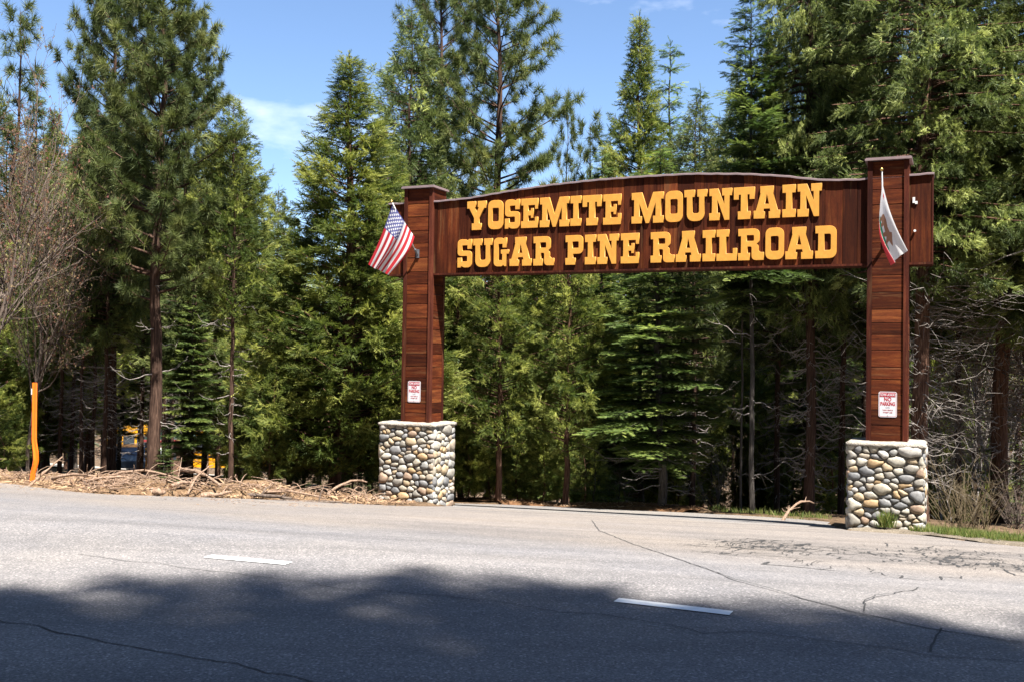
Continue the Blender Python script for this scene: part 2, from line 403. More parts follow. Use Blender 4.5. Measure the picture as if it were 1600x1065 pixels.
for i in range(400):
    ku, kv = KC[rs.randint(26)]; u0 = ku + rs.randn() * .28; v0 = 12.3 + .25 * (u0 + 2) + kv * (.45 + .34 * (u0 + 2.4)) + rs.randn() * .40
    n = rs.randint(3, 7); pts = [(u0, v0)]; d = rs.choice([-1, 1])
    for k in range(n):
        if rs.rand() < .6: du, dv = d * rs.uniform(.05, .22), rs.uniform(-.08, .08)
        else: du, dv = rs.uniform(-.06, .06), rs.choice([-1, 1]) * rs.uniform(.1, .38)
        pts.append((pts[-1][0] + du, pts[-1][1] + dv))
    P = [UV(a, b) for a, b in pts]
    V, F = strip('c', P, rs.choice([.008, .014, .024, .045], p=[.4, .3, .22, .08]), M_CRACK, 0.004 + .0001 * (i % 9), 50 + i, .02, True)
    VV.append(V); FF.append(F + nn); nn += len(V)
obj('cracked_patch', mesh_np('cracked_patch', np.concatenate(VV), [np.concatenate(FF)], (M_CRACK,)), kind='stuff',
    label='web of dark alligator cracks in the pale asphalt before the right pillar', category='cracks')

# ---------------------------------------------------------------- the gate
def wood_mat(name, c0, c1, c2, grain):
    m, n, l, p = new_mat(name)
    tc = n.new('ShaderNodeTexCoord'); oi = n.new('ShaderNodeObjectInfo')
    ad = n.new('ShaderNodeVectorMath'); ad.operation = 'MULTIPLY_ADD'
    cx = n.new('ShaderNodeCombineXYZ')
    for i, k in enumerate((37.0, 91.0, 53.0)):
        q = n.new('ShaderNodeMath'); q.operation = 'MULTIPLY'; q.inputs[1].default_value = k; l.new(oi.outputs['Random'], q.inputs[0]); l.new(q.outputs[0], cx.inputs[i])
    ad.inputs[1].default_value = (1, 1, 1); l.new(tc.outputs['Object'], ad.inputs[0]); l.new(cx.outputs[0], ad.inputs[2])
    mp = mapping(n, l, ad.outputs[0], grain)
    t = noise(n, l, mp.outputs[0], 3.0, 6, 0.62, 0.6)
    mp2 = mapping(n, l, ad.outputs[0], tuple(k * 4 + 2 for k in grain)); t2 = noise(n, l, mp2.outputs[0], 5.0, 4, 0.6)
    big = noise(n, l, ad.outputs[0], 1.1, 3, 0.5)
    r = ramp(n, [(0.30, c0), (0.5, c1), (0.74, c2)]); l.new(t.outputs[0], r.inputs[0])
    rr = ramp(n, [(0.0, (0.55, 0.5, 0.5)), (0.5, (1.0, 1.0, 1.0)), (0.85, (1.35, 1.4, 1.4)), (1.0, (1.7, 2.1, 2.2))]); l.new(oi.outputs['Random'], rr.inputs[0])
    a = mixc(n, l, 1.0, r.outputs[0], rr.outputs[0], 'MULTIPLY')
    r2 = ramp(n, [(0.35, (0.68, 0.65, 0.65)), (0.6, (1.08, 1.08, 1.08))]); l.new(t2.outputs[0], r2.inputs[0])
    b = mixc(n, l, 0.8, a.outputs[0], r2.outputs[0], 'MULTIPLY')
    r3 = ramp(n, [(0.35, (0.7, 0.7, 0.72)), (0.65, (1.25, 1.2, 1.15))]); l.new(big.outputs[0], r3.inputs[0])
    c = mixc(n, l, 1.0, b.outputs[0], r3.outputs[0], 'MULTIPLY')
    # weathered bare fibre where the stain has gone
    wr = noise(n, l, mp.outputs[0], 1.3, 5, 0.7); rw = ramp(n, [(0.58, (0, 0, 0)), (0.74, (0.6, 0.6, 0.6))]); l.new(wr.outputs[0], rw.inputs[0])
    d = mixc(n, l, rw.outputs[0], c.outputs[0], (0.17, 0.088, 0.038)); l.new(d.outputs[0], p.inputs['Base Color'])
    p.inputs['Roughness'].default_value = 0.7; p.inputs['Specular IOR Level'].default_value = 0.1
    bump(n, l, t2.outputs[0], p, 0.35, 0.006); return m
WC = ((0.032, 0.0072, 0.0028), (0.070, 0.0155, 0.0050), (0.13, 0.038, 0.010))
M_WV = wood_mat('stained_wood_upright', *WC, (6, 6, .35))
M_WH = wood_mat('stained_wood_level', *WC, (.45, .45, 6))
M_WT = wood_mat('stained_trim', (0.028, 0.0065, 0.0040), (0.052, 0.012, 0.0065), (0.095, 0.027, 0.013), (5, 5, .3))
M_BACK = plain('dark_core', (0.02, 0.012, 0.01), 0.9)
M_FLASH = plain('metal_flashing', (0.34, 0.25, 0.25), 0.45, 0.4)
M_YEL = plain('letter_paint', (0.66, 0.305, 0.046), 0.5, 0, 0.13)
gate = empty('entrance_gate', (-2.035, 21.7, 0), -GA, 'tall dark red wooden arch over the drive with boarded sign panel and yellow letters', 'gateway')
gr = np.random.RandomState(77)
ZB, ZT = 0.22, 5.19
def board(x0, x1, y0, y1, z0, z1, mat, name='siding_board', parent=None, b=.004):
    m = MB(); V = []
    for (z, s) in ((z0, b), (z0 + b, 0), (z1 - b, 0), (z1, b)):
        V += [(x0 + s, y0 + s, z), (x1 - s, y0 + s, z), (x1 - s, y1 - s, z), (x0 + s, y1 - s, z)]
    F = [(3, 2, 1, 0), (12, 13, 14, 15)]
    for k in range(3):
        for j in range(4): F.append((k * 4 + j, k * 4 + (j + 1) % 4, k * 4 + 4 + (j + 1) % 4, k * 4 + 4 + j))
    m.add(V, F); me = m.mesh(name, (mat,))
    return obj(name, me, parent)
def make_post(cx):
    W = .345; D = .62
    core = MB(); core.box(cx - W + .03, cx + W - .03, .05, D - .03, ZB, ZT - .01)
    post = obj('post', core.mesh('post_core', (M_BACK,)), gate)
    edges = [ZB + .002]
    while edges[-1] < ZT - .35: edges.append(edges[-1] + gr.choice([.235, .27, .27, .30, .21]))
    edges.append(ZT - .006)
    for side in range(4):
        for a, b in zip(edges[:-1], edges[1:]):
            pr = gr.uniform(0, .005); g0, g1 = a + .006, b - .006
            # lapped boards: lower edge stands proud
            if side == 0: y0 = .028 - pr; x0, x1 = cx - W + .085, cx + W - .085; bx = (x0, x1, y0, .05)
            elif side == 1: y0 = D - .008 + pr; x0, x1 = cx - W + .085, cx + W - .085; bx = (x0, x1, D - .03, y0)
            elif side == 2: bx = (cx - W + .008 - pr, cx - W + .03, .09, D - .09)
            else: bx = (cx + W - .03, cx + W - .008 + pr, .09, D - .09)
            board(bx[0], bx[1], bx[2], bx[3], g0, g1, M_WH, 'siding_board', post)
    for sx in (-1, 1):
        for (ya, yb) in ((0, .09), (D - .09, D)):
            xa = cx + sx * W; xb = xa - sx * .083
            board(min(xa, xb), max(xa, xb), ya, yb, ZB + .001, ZT, M_WT, 'corner_trim', post)
    cap = MB(); cap.box(cx - W - .045, cx + W + .045, -.055, D + .045, ZT, ZT + .035)
    cap.box(cx - W - .03, cx + W + .03, -.04, D + .03, ZT + .035, ZT + .05)
    obj('metal_cap', cap.mesh('metal_cap', (M_FLASH,)), post)
    return post
make_post(0.01); make_post(9.39)
PX = [-.7, .36, 1.16, 2.17, 3.0, 3.95, 4.9, 5.87, 6.9, 7.6, 8.0, 8.33, 8.88, 10.1]
PZ = [4.90, 4.90, 4.93, 5.04, 5.11, 5.155, 5.17, 5.165, 5.10, 5.02, 4.95, 4.905, 4.885, 4.925]
def ptop(x): return float(np.interp(x, PX, PZ))
PB = 3.36; PF, PK = .082, .50
core = MB()
xs = list(np.linspace(-.69, 10.09, 60))
core.prism([(x, PB + .01) for x in xs] + [(x, ptop(x) - .012) for x in xs[::-1]], PF + .024, PK - .024)
panel = obj('sign_panel', core.mesh('panel_core', (M_BACK,)), gate)
x = -.70
while x < 10.09:
    w = gr.choice([.14, .19, .25, .25, .26, .28, .31]); x1 = min(x + w, 10.10)
    if 10.10 - x1 < .1: x1 = 10.10
    for face in (0, 1):
        pr = gr.uniform(0, .007)
        y0, y1 = (PF - pr, PF + .022) if face == 0 else (PK - .022, PK + pr)
        if x > -.33 and x1 < .35 or x > 9.06 and x1 < 9.73: continue
        m = MB(); a, b = x + .0040, x1 - .0040; s = .003
        f = [(a, PB + .02), (b, PB + .02), (b, ptop(b) - .004), (a, ptop(a) - .004)]
        m.prism(f, y0, y1); obj('plank', m.mesh('plank', (M_WV,)), panel)
    x = x1
tr = MB(); tr.box(-.71, 10.11, PF - .02, PF + .03, PB - .02, PB + .018); tr.box(-.71, 10.11, PF + .031, PK - .031, PB - .018, PB + .006); tr.box(-.71, 10.11, PK - .03, PK + .02, PB - .02, PB + .018)
obj('bottom_rail', tr.mesh('bottom_rail', (M_WT,)), panel)
en = MB()
for xx_ in (-.725, 10.102): en.box(xx_, xx_ + .022, PF - .012, PK + .012, PB - .015, ptop(xx_) - .005)
obj('end_board', en.mesh('end_board', (M_WT,)), panel)
fl = MB(); V = []; F = []
for i, xq in enumerate(np.linspace(-.74, 10.14, 90)):
    z = ptop(xq) + .004 * math.sin(i * 2.3)
    V += [(xq, PF - .05, z - .022), (xq, PF - .05, z + .008), (xq, PF - .02, z + .018), (xq, PK + .02, z + .018), (xq, PK + .05, z + .008), (xq, PK + .05, z - .022), (xq, PK + .03, z - .001), (xq, PF - .03, z - .001)]
for i in range(89):
    for j in range(8): F.append((i * 8 + j, i * 8 + (j + 1) % 8, i * 8 + 8 + (j + 1) % 8, i * 8 + 8 + j))
F.append(tuple(range(7, -1, -1))); F.append(tuple(range(89 * 8, 90 * 8)))
fl.add(V, F); obj('flashing', fl.mesh('flashing', (M_FLASH,)), panel)

# letters: outline in centimetres, cap height 60; optional third value rounds the corner
GL = {
'I': (24, [[(0,0),(24,0),(24,15),(17.7,15),(17.7,45),(24,45),(24,60),(0,60),(0,45),(6.3,45),(6.3,15),(0,15)]]),
'T': (40, [[(8,0),(32,0),(32,15),(26.5,15),(26.5,46),(30,46),(30,37),(40,37),(40,60),(0,60),(0,37),(10,37),(10,46),(13.5,46),(13.5,15),(8,15)]]),
'E': (38, [[(0,0),(38,0),(38,22),(31,22),(31,14),(16.5,14),(16.5,25),(22,25),(22,20),(28,20),(28,40),(22,40),(22,35),(16.5,35),(16.5,46),(31,46),(31,38),(38,38),(38,60),(0,60),(0,46),(5,46),(5,14),(0,14)]]),
'L': (39, [[(0,0),(39,0),(39,24),(31,24),(31,14),(18.5,14),(18.5,46),(24,46),(24,60),(0,60),(0,46),(5.5,46),(5.5,14),(0,14)]]),
'M': (64, [[(0,0),(21,0),(21,14),(16,14),(16,38),(28.5,0),(35.5,0),(48,38),(48,14),(43,14),(43,0),(64,0),(64,14),(59,14),(59,46),(64,46),(64,60),(43,60),(32,26),(21,60),(0,60),(0,46),(5,46),(5,14),(0,14)]]),
'N': (43, [[(0,0),(20,0),(20,14),(15.5,14),(15.5,38),(29,0),(38.5,0),(38.5,46),(43,46),(43,60),(24,60),(24,46),(28.3,46),(28.3,30),(17,60),(0,60),(0,46),(5,46),(5,14),(0,14)]]),
'U': (44, [[(0,46),(5,46),(5,0,14),(39,0,14),(39,46),(44,46),(44,60),(25,60),(25,46),(28.5,46),(28.5,15,4),(16,15,4),(16,46),(20.5,46),(20.5,60),(0,60)]]),
'O': (34, [[(0,0,12),(34,0,12),(34,60,12),(0,60,12)],[(9.8,16,3),(24.2,16,3),(24.2,44,3),(9.8,44,3)]]),
'D': (37, [[(0,0),(37,0,12),(37,60,12),(0,60),(0,46),(5,46),(5,14),(0,14)],[(16,15),(27,15,3),(27,45,3),(16,45)]]),
'P': (38, [[(0,0),(22,0),(22,14),(17,14),(17,22),(38,22,9),(38,60,10),(0,60),(0,46),(5,46),(5,14),(0,14)],[(15.5,34),(28.5,34,2),(28.5,47,2),(15.5,47)]]),
'R': (46, [[(0,0),(21,0),(21,14),(17,14),(17,26),(24,26,3),(24,0,8),(46,0),(46,15),(40.5,15),(36.5,18,1),(36.5,27,4),(33,31),(38,35,3),(38,60,10),(0,60),(0,46),(5,46),(5,14),(0,14)],[(15.5,36.5),(28,36.5,2),(28,47.5,2),(15.5,47.5)]]),
'A': (49, [[(0,0),(21,0),(21,13),(18,13),(19.3,18),(29.7,18),(31,13),(28,13),(28,0),(49,0),(49,15),(44.8,15),(36.3,47),(37,47),(37,60),(12,60),(12,47),(12.7,47),(4.2,15),(0,15)],[(20.5,27),(28.5,27),(24.5,44)]]),
'Y': (44, [[(11,0),(33,0),(33,14),(28,14),(28,25),(39,45),(44,45),(44,60),(24,60),(24,47),(26.5,47),(22,38),(17.5,47),(20,47),(20,60),(0,60),(0,45),(5,45),(16,25),(16,14),(11,14)]]),
'S': (32, [[(0,0),(7,0),(9,3),(14,0,4),(32,0,11),(32,35.5,8),(10.5,35.5,2),(10.5,47,2),(22,47),(22,39),(32,39),(32,60),(25,60),(23,57),(18,60,4),(0,60,11),(0,24.5,8),(21.5,24.5,2),(21.5,13,2),(10,13),(10,21),(0,21)]]),
'G': (34, [[(0,0,11),(18,0,4),(21.5,3),(24,0),(29,0),(29,26),(34,26),(34,35),(16,35),(16,26),(19,26),(19,13),(10.5,13,2),(10.5,47,2),(19.5,47),(19.5,39),(29,39),(29,60),(24,60),(22,57),(18,60,4),(0,60,11)]]),
}
def rounded(pts):
    out = []; n = len(pts)
    for i, q in enumerate(pts):
        p = Vector(q[:2]); r = q[2] if len(q) > 2 else 0
        if r == 0: out.append(p); continue
        a = Vector(pts[i - 1][:2]) - p; b = Vector(pts[(i + 1) % n][:2]) - p
        ra = min(r, a.length * .5); rb = min(r, b.length * .5); r_ = min(ra, rb)
        A = p + a.normalized() * r_; B = p + b.normalized() * r_
        for k in range(6):
            t = k / 5; out.append((1 - t) ** 2 * A + 2 * t * (1 - t) * (p * .9 + (A + B) * .05) + t * t * B)
    return out
glyph = {}
tmp = []
for ch, (w, loops) in GL.items():
    cu = bpy.data.curves.new('letter', 'CURVE'); cu.dimensions = '2D'; cu.fill_mode = 'BOTH'; cu.extrude = .0145; cu.bevel_depth = .0025; cu.bevel_resolution = 0; cu.offset = -.0035
    for lp in loops:
        pts = rounded(lp); sp = cu.splines.new('POLY'); sp.points.add(len(pts) - 1)
        for q, p in zip(sp.points, pts): q.co = (p.x / 100, p.y / 100, 0, 1)
        sp.use_cyclic_u = True
    o = bpy.data.objects.new('letter', cu); C.objects.link(o); tmp.append((ch, o))
bpy.context.view_layer.update(); dg = bpy.context.evaluated_depsgraph_get()
for ch, o in tmp:
    me = bpy.data.meshes.new_from_object(o.evaluated_get(dg)); me.materials.clear(); me.materials.append(M_YEL); me.name = 'letter'; glyph[ch] = me
for ch, o in tmp:
    cu = o.data; bpy.data.objects.remove(o); bpy.data.curves.remove(cu)
T1 = [('Y',1.14,1.58),('O',1.62,1.96),('S',2.00,2.33),('E',2.36,2.73),('M',2.77,3.40),('I',3.425,3.655),('T',3.68,4.08),('E',4.11,4.48),('M',4.69,5.33),('O',5.36,5.70),('U',5.73,6.17),('N',6.21,6.64),('T',6.67,7.06),('A',7.04,7.52),('I',7.56,7.80),('N',7.83,8.26)]
T2 = [('S',.93,1.26),('U',1.29,1.73),('G',1.76,2.10),('A',2.115,2.60),('R',2.64,3.09),('P',3.33,3.70),('I',3.74,3.97),('N',4.00,4.44),('E',4.48,4.85),('R',5.08,5.55),('A',5.575,6.055),('I',6.09,6.33),('L',6.355,6.74),('R',6.76,7.235),('O',7.26,7.595),('A',7.62,8.11),('D',8.15,8.52)]
for row, z0, zh in ((T1, 4.255, .60), (T2, 3.485, .59)):
    for ch, a, b in row:
        o = obj('letter', glyph[ch], panel)
        o.location = (a, PF - .026, z0 + gr.uniform(-.003, .003)); o.rotation_euler = (PI / 2, 0, 0)
        o.scale = ((b - a) / (GL[ch][0] / 100), zh / .60, 1)

# bolts and a bracket left on the right end of the panel
M_STEEL = plain('grey_steel', (0.42, 0.43, 0.45), 0.4, 0.8)
M_WHT = plain('old_white', (0.75, 0.73, 0.70), 0.6)
bb = MB(); bb.box(9.79, 9.83, PF - .03, PF - .008, 4.42, 4.52); bb.box(9.83, 9.87, PF - .03, PF - .008, 4.40, 4.45); bb.tube([(9.83, PF - .02, 3.93), (9.83, PF - .05, 3.93)], .022, 8)
obj('bracket_remnant', bb.mesh('bracket_remnant', (M_WHT,)), panel)

# ---------------------------------------------------------------- cobble pedestals
def stone_mat():
    m, n, l, p = new_mat('river_cobble')
    tc = n.new('ShaderNodeTexCoord'); oi = n.new('ShaderNodeObjectInfo')
    st_ = [(0, (0.36, 0.33, 0.28)), (.13, (0.50, 0.44, 0.34)), (.25, (0.22, 0.22, 0.22)), (.32, (0.56, 0.43, 0.27)), (.43, (0.38, 0.37, 0.34)), (.52, (0.62, 0.57, 0.47)), (.62, (0.52, 0.35, 0.18)), (.69, (0.29, 0.285, 0.28)), (.77, (0.48, 0.40, 0.30)), (.86, (0.64, 0.60, 0.54)), (.93, (0.42, 0.29, 0.20)), (1, (0.36, 0.37, 0.39))]
    r = ramp(n, [(q, tuple(k * .60 for k in c)) for q, c in st_], 'CONSTANT')
    l.new(oi.outputs['Random'], r.inputs[0])
    t = noise(n, l, tc.outputs['Object'], 11, 6, 0.65, .6); r2 = ramp(n, [(0.3, (0.62, 0.60, 0.58)), (0.55, (1, 1, 1)), (0.75, (1.25, 1.22, 1.18))]); l.new(t.outputs[0], r2.inputs[0])
    a = mixc(n, l, 1.0, r.outputs[0], r2.outputs[0], 'MULTIPLY')
    f = noise(n, l, tc.outputs['Object'], 90, 3, 0.7); r3 = ramp(n, [(0.3, (0.8, 0.8, 0.8)), (0.7, (1.15, 1.15, 1.15))]); l.new(f.outputs[0], r3.inputs[0])
    b = mixc(n, l, 1.0, a.outputs[0], r3.outputs[0], 'MULTIPLY')
    l.new(b.outputs[0], p.inputs['Base Color']); p.inputs['Roughness'].default_value = 0.7
    bump(n, l, t.outputs[0], p, 0.25, 0.02); return m
M_STONE = stone_mat()
M_MORTAR = soil_mat('mortar', [(0.3, (0.15, 0.135, 0.115)), (0.7, (0.27, 0.245, 0.21))], 8)
M_CAPM = soil_mat('mortar_cap', [(0.3, (0.34, 0.30, 0.25)), (0.7, (0.52, 0.48, 0.42))], 5)
def cells(W, H, n, seed, ax_=1.35):
    """tight mosaic: weighted cells of scattered seeds inside W x H"""
    rs = np.random.RandomState(seed)
    P = []; rad = []
    tries = 0; base = math.sqrt(W * H / n)
    while len(P) < n and tries < 9000:
        tries += 1
        r = base * rs.choice([.27, .40, .54, .70, .86], p=[.24, .26, .24, .16, .10]) * (1 - tries / 22000)
        q = np.array([rs.uniform(.02, W - .02), rs.uniform(.02, H - .02)])
        ok = all(((q[0] - p[0]) / ax_) ** 2 + ((q[1] - p[1]) * 1.12) ** 2 > ((r + rr) * .86) ** 2 for p, rr in zip(P, rad))
        if ok: P.append(q); rad.append(r)
    P = np.array(P); rad = np.array(rad)
    S = P / [ax_, 1 / 1.12]; out = []
    for i in range(len(P)):
        x0, x1, y0, y1 = 0, W / ax_, 0, H * 1.12
        poly = [np.array(q) for q in ((x0, y0), (x1, y0), (x1, y1), (x0, y1))]
        d2 = ((S - S[i]) ** 2).sum(1); order = np.argsort(d2)[1:26]
        for j in order:
            d = S[j] - S[i]; c = (S[j] @ S[j] - rad[j] ** 2 - S[i] @ S[i] + rad[i] ** 2) / 2
            new = []
            for a, b in zip(poly, poly[1:] + poly[:1]):
                fa, fb = a @ d - c, b @ d - c
                if fa <= 0: new.append(a)
                if fa * fb < 0: new.append(a + (b - a) * fa / (fa - fb))
            poly = new
            if len(poly) < 3: break
        if len(poly) < 3: continue
        out.append(np.array(poly) * [ax_, 1 / 1.12])
    return out
def chaikin(P, k=2):
    for _ in range(k):
        Q = np.roll(P, -1, 0); P = np.stack([P * .75 + Q * .25, P * .25 + Q * .75], 1).reshape(-1, 2)
    return P
def resample(P, n):
    Q = np.vstack([P, P[:1]]); d = np.r_[0, np.cumsum(np.linalg.norm(np.diff(Q, axis=0), axis=1))]
    t = np.linspace(0, d[-1], n + 1)[:-1]
    return np.stack([np.interp(t, d, Q[:, 0]), np.interp(t, d, Q[:, 1])], 1)
def stone_mesh(poly, rs, n=13):
    c = poly.mean(0); P = resample(chaikin(poly, 1), n)
    ext = P.max(0) - P.min(0)
    if min(ext) < .022: return None
    gap = .0048; sc = 1 - 2 * gap / max(min(ext), .03)
    P = c + (P - c) * sc
    P = c + (P - c) * (1 + .085 * rs.randn(n, 1))
    h = min(.065, .34 * min(ext)) * rs.uniform(.75, 1.15)
    tilt = rs.uniform(-.25, .25, 2); top = c + rs.uniform(-.12, .12, 2) * ext
    V = []
    for k, (s, hh) in enumerate(((1.0, -.045), (1.0, .22), (.84, .74), (.46, .98))):
        for q in P:
            w = (top if k > 1 else c) * (1 - s) + q * s
            V.append((w[0], w[1], hh * h * (1 if hh < 0 else 1 + (w - c) @ tilt / max(ext)) if hh > 0 else hh))
    V.append((top[0], top[1], h))
    F4 = [(k * n + j, k * n + (j + 1) % n, (k + 1) * n + (j + 1) % n, (k + 1) * n + j) for k in range(3) for j in range(n)]
    F3 = [(3 * n + j, 3 * n + (j + 1) % n, 4 * n) for j in range(n)]
    return np.array(V), F4, F3
def pedestal(cx, W, z0, z1, D, label, seed, nf, ns):
    wx, wy = -2.035 + SU[0] * cx + SV[0] * (-.22), 21.7 + SU[1] * cx + SV[1] * (-.22)
    t = empty('stone_pedestal', (wx, wy, 0), -GA, label, 'stone base', 'cobble pedestals under the gate posts')
    hb = W / 2; rs = np.random.RandomState(seed); ins = .040
    core = MB(); core.box(-hb + ins, hb - ins, ins, D - ins, z0 - .4, z1 - .055)
    obj('mortar_core', core.mesh('mortar_core', (M_MORTAR,)), t)
    # face frames: origin, x dir, normal
    fr = [((-hb, ins, z0), (1, 0, 0), (0, -1, 0), W, nf), ((hb - ins, 0, z0), (0, 1, 0), (1, 0, 0), D, ns),
          ((hb, D - ins, z0), (-1, 0, 0), (0, 1, 0), W, 48), ((-hb + ins, D, z0), (0, -1, 0), (-1, 0, 0), D, 36)]
    for fi, (o0, xd, nd, w, n) in enumerate(fr):
        H = z1 - .05 - z0
        for poly in cells(w, H, n, seed + fi):
            r = stone_mesh(poly, rs)
            if r is None: continue
            V, F4, F3 = r
            O = np.array(o0); X_, N_ = np.array(xd), np.array(nd)
            # keep corner stones clear of each other: pull the outermost 3 cm back
            xl = np.clip(V[:, 0], .022, w - .022)
            edgef = np.clip(np.minimum(V[:, 0], w - V[:, 0]) / .07, 0, 1)
            hz_ = np.where(V[:, 2] > 0, V[:, 2] * (.45 + .55 * edgef), V[:, 2])
            Wd = O + xl[:, None] * X_ + V[:, 1][:, None] * np.array([0, 0, 1.0]) + hz_[:, None] * N_
            cen = Wd.mean(0)
            me = mesh_np('stone', Wd - cen, [np.array(F4), np.array(F3)], (M_STONE,), True)
            s = obj('stone', me, t); s.location = cen
    # rough pale cap
    nx_, ny_ = 26, 18
    X_, Y_ = np.meshgrid(np.linspace(-hb - .01, hb + .01, nx_), np.linspace(-.01, D + .01, ny_))
    edge_ = np.minimum(np.minimum(X_ + hb + .01, hb + .01 - X_), np.minimum(Y_ + .01, D + .01 - Y_))
    Z_ = z1 - .03 + .03 * np.clip(edge_ / .05, 0, 1) + .010 * fbm(X_, Y_, seed, 14)
    top = np.stack([X_ + .012 * fbm(X_, Y_, 4, 30), Y_ + .012 * fbm(Y_, X_, 6, 30), Z_], -1).reshape(-1, 3)
    bot = top.copy(); bot[:, 2] = z1 - .085 + .012 * fbm(X_, Y_, 8, 17).ravel()
    i = np.arange(nx_ * ny_).reshape(ny_, nx_)
    F = np.stack([i[:-1, :-1], i[:-1, 1:], i[1:, 1:], i[1:, :-1]], -1).reshape(-1, 4)
    ring = list(i[0, :]) + list(i[1:, -1]) + list(i[-1, -2::-1]) + list(i[-2:0:-1, 0]); n0 = nx_ * ny_
    sk = [(ring[k] + n0, ring[(k + 1) % len(ring)] + n0, ring[(k + 1) % len(ring)], ring[k]) for k in range(len(ring))]
    me = mesh_np('mortar_cap', np.concatenate([top, bot]), [F, F[:, ::-1] + n0, np.array(sk)], (M_CAPM,), True)
    obj('mortar_cap', me, t)
    # a few footing stones on the ground
    return t
pedestal(-.085, 1.34, -1.60, .245, 1.02, 'river cobble pedestal of small tight stones under the left post, beside the litter bank', 11, 122, 60)
pedestal(9.385, 1.28, -1.46, .245, 1.02, 'river cobble pedestal of larger rounder stones under the right post, beside the grass verge', 29, 92, 60)

# ---------------------------------------------------------------- trees
class Tubes:
    """many tapered branches in one mesh, numpy only"""
    def __init__(s): s.V = []; s.F = []; s.n = 0
    def add(s, P, r0, r1, sides=4):
        P = np.asarray(P, float); n = len(P)
        rad = np.linspace(r0, r1, n) if np.isscalar(r0) else r0
        T = np.empty_like(P); T[1:-1] = P[2:] - P[:-2]; T[0] = P[1] - P[0]; T[-1] = P[-1] - P[-2]
        T /= np.sqrt((T * T).sum(1))[:, None] + 1e-9
        up = np.array([0, 0, 1.0]) if abs(T[0][2]) < .8 else np.array([1.0, 0, 0])
        A = np.cross(T, up); A /= np.sqrt((A * A).sum(1))[:, None] + 1e-9; B = np.cross(T, A)
        an = np.arange(sides) * 2 * PI / sides
        V = P[:, None] + rad[:, None, None] * (np.cos(an)[None, :, None] * A[:, None] + np.sin(an)[None, :, None] * B[:, None])
        i = np.arange(n - 1)[:, None] * sides; j = np.arange(sides)[None]; k = (j + 1) % sides
        F = np.stack([i + j, i + k, i + sides + k, i + sides + j], -1).reshape(-1, 4) + s.n
        s.V.append(V.reshape(-1, 3)); s.F.append(F); s.n += n * sides
    def mesh(s, name, mat, smooth=True): return mesh_np(name, np.concatenate(s.V), [np.concatenate(s.F)], (mat,), smooth)
class Leaves:
    def __init__(s): s.P = []; s.D = []; s.N = []; s.S = []; s.c = []
    def add(s, P, D, N, S, c): s.P.append(P); s.D.append(D); s.N.append(N); s.S.append(S); s.c.append(c)
    def mesh(s, name, mat, T, TF, rs):
        P = np.concatenate(s.P); D = np.concatenate(s.D); N = np.concatenate(s.N); S = np.concatenate(s.S); c = np.concatenate(s.c)
        D = D / (np.linalg.norm(D, axis=1)[:, None] + 1e-9)
        B = np.cross(N, D); B /= np.linalg.norm(B, axis=1)[:, None] + 1e-9; N = np.cross(D, B)
        m = len(T)
        V = P[:, None] + S[:, None, None] * (T[None, :, 0:1] * D[:, None] + T[None, :, 1:2] * B[:, None] + T[None, :, 2:3] * N[:, None])
        F = (TF[None] + (np.arange(len(P)) * m)[:, None, None]).reshape(-1, 3)
        a = np.clip(np.repeat(c, m) + .10 * rs.randn(len(P) * m), 0, 1)
        return mesh_np(name, V.reshape(-1, 3), [F], (mat,), False, a)
def spray_template(kind, rs):
    V, F = [], []
    def tri(a, b, c): V.extend([a, b, c]); F.append([len(V) - 3, len(V) - 2, len(V) - 1])
    if kind == 'cedar':      # flat fern-like fan
        tri((0, -.05, 0), (0, .05, 0), (1.0, 0, -.12))
        for k in range(8):
            t = .06 + .10 * k; s = 1 if k % 2 else -1; L = .46 * (1 - .60 * t) * rs.uniform(.75, 1.15); an = rs.uniform(.45, .75)
            tri((t - .07, -s * .01, 0), (t + .12, s * .045, .01), (t + L * math.cos(an), s * L * math.sin(an), -.2 * L + rs.uniform(-.07, .07)))
    elif kind == 'fir':      # flat comb
        for k in range(9):
            t = .02 + .11 * k; L = .30 * (1 - .45 * t)
            for s in (1, -1):
                tri((t - .02, 0, 0), (t + .075, 0, 0), (t + .5 * L, s * L * rs.uniform(.85, 1.1), rs.uniform(-.02, .05)))
        tri((.85, -.05, 0), (.85, .05, 0), (1.12, 0, 0))
    else:                    # pine tuft
        for k in range(17):
            th = rs.uniform(.15, 1.45); ph = k * 2.4; L = rs.uniform(.75, 1.05)
            d = np.array([math.cos(th), math.sin(th) * math.cos(ph), math.sin(th) * math.sin(ph)])
            q = np.cross(d, (.3, .5, .8)); q /= np.linalg.norm(q); q *= .034
            b = np.array([rs.uniform(0, .22), 0, 0])
            tri(tuple(b - q), tuple(b + q), tuple(b * .6 + d * L))
    return np.array(V, float), np.array(F)
_tr = np.random.RandomState(5)
TPL = {k: spray_template(k, _tr) for k in ('cedar', 'fir', 'pine')}

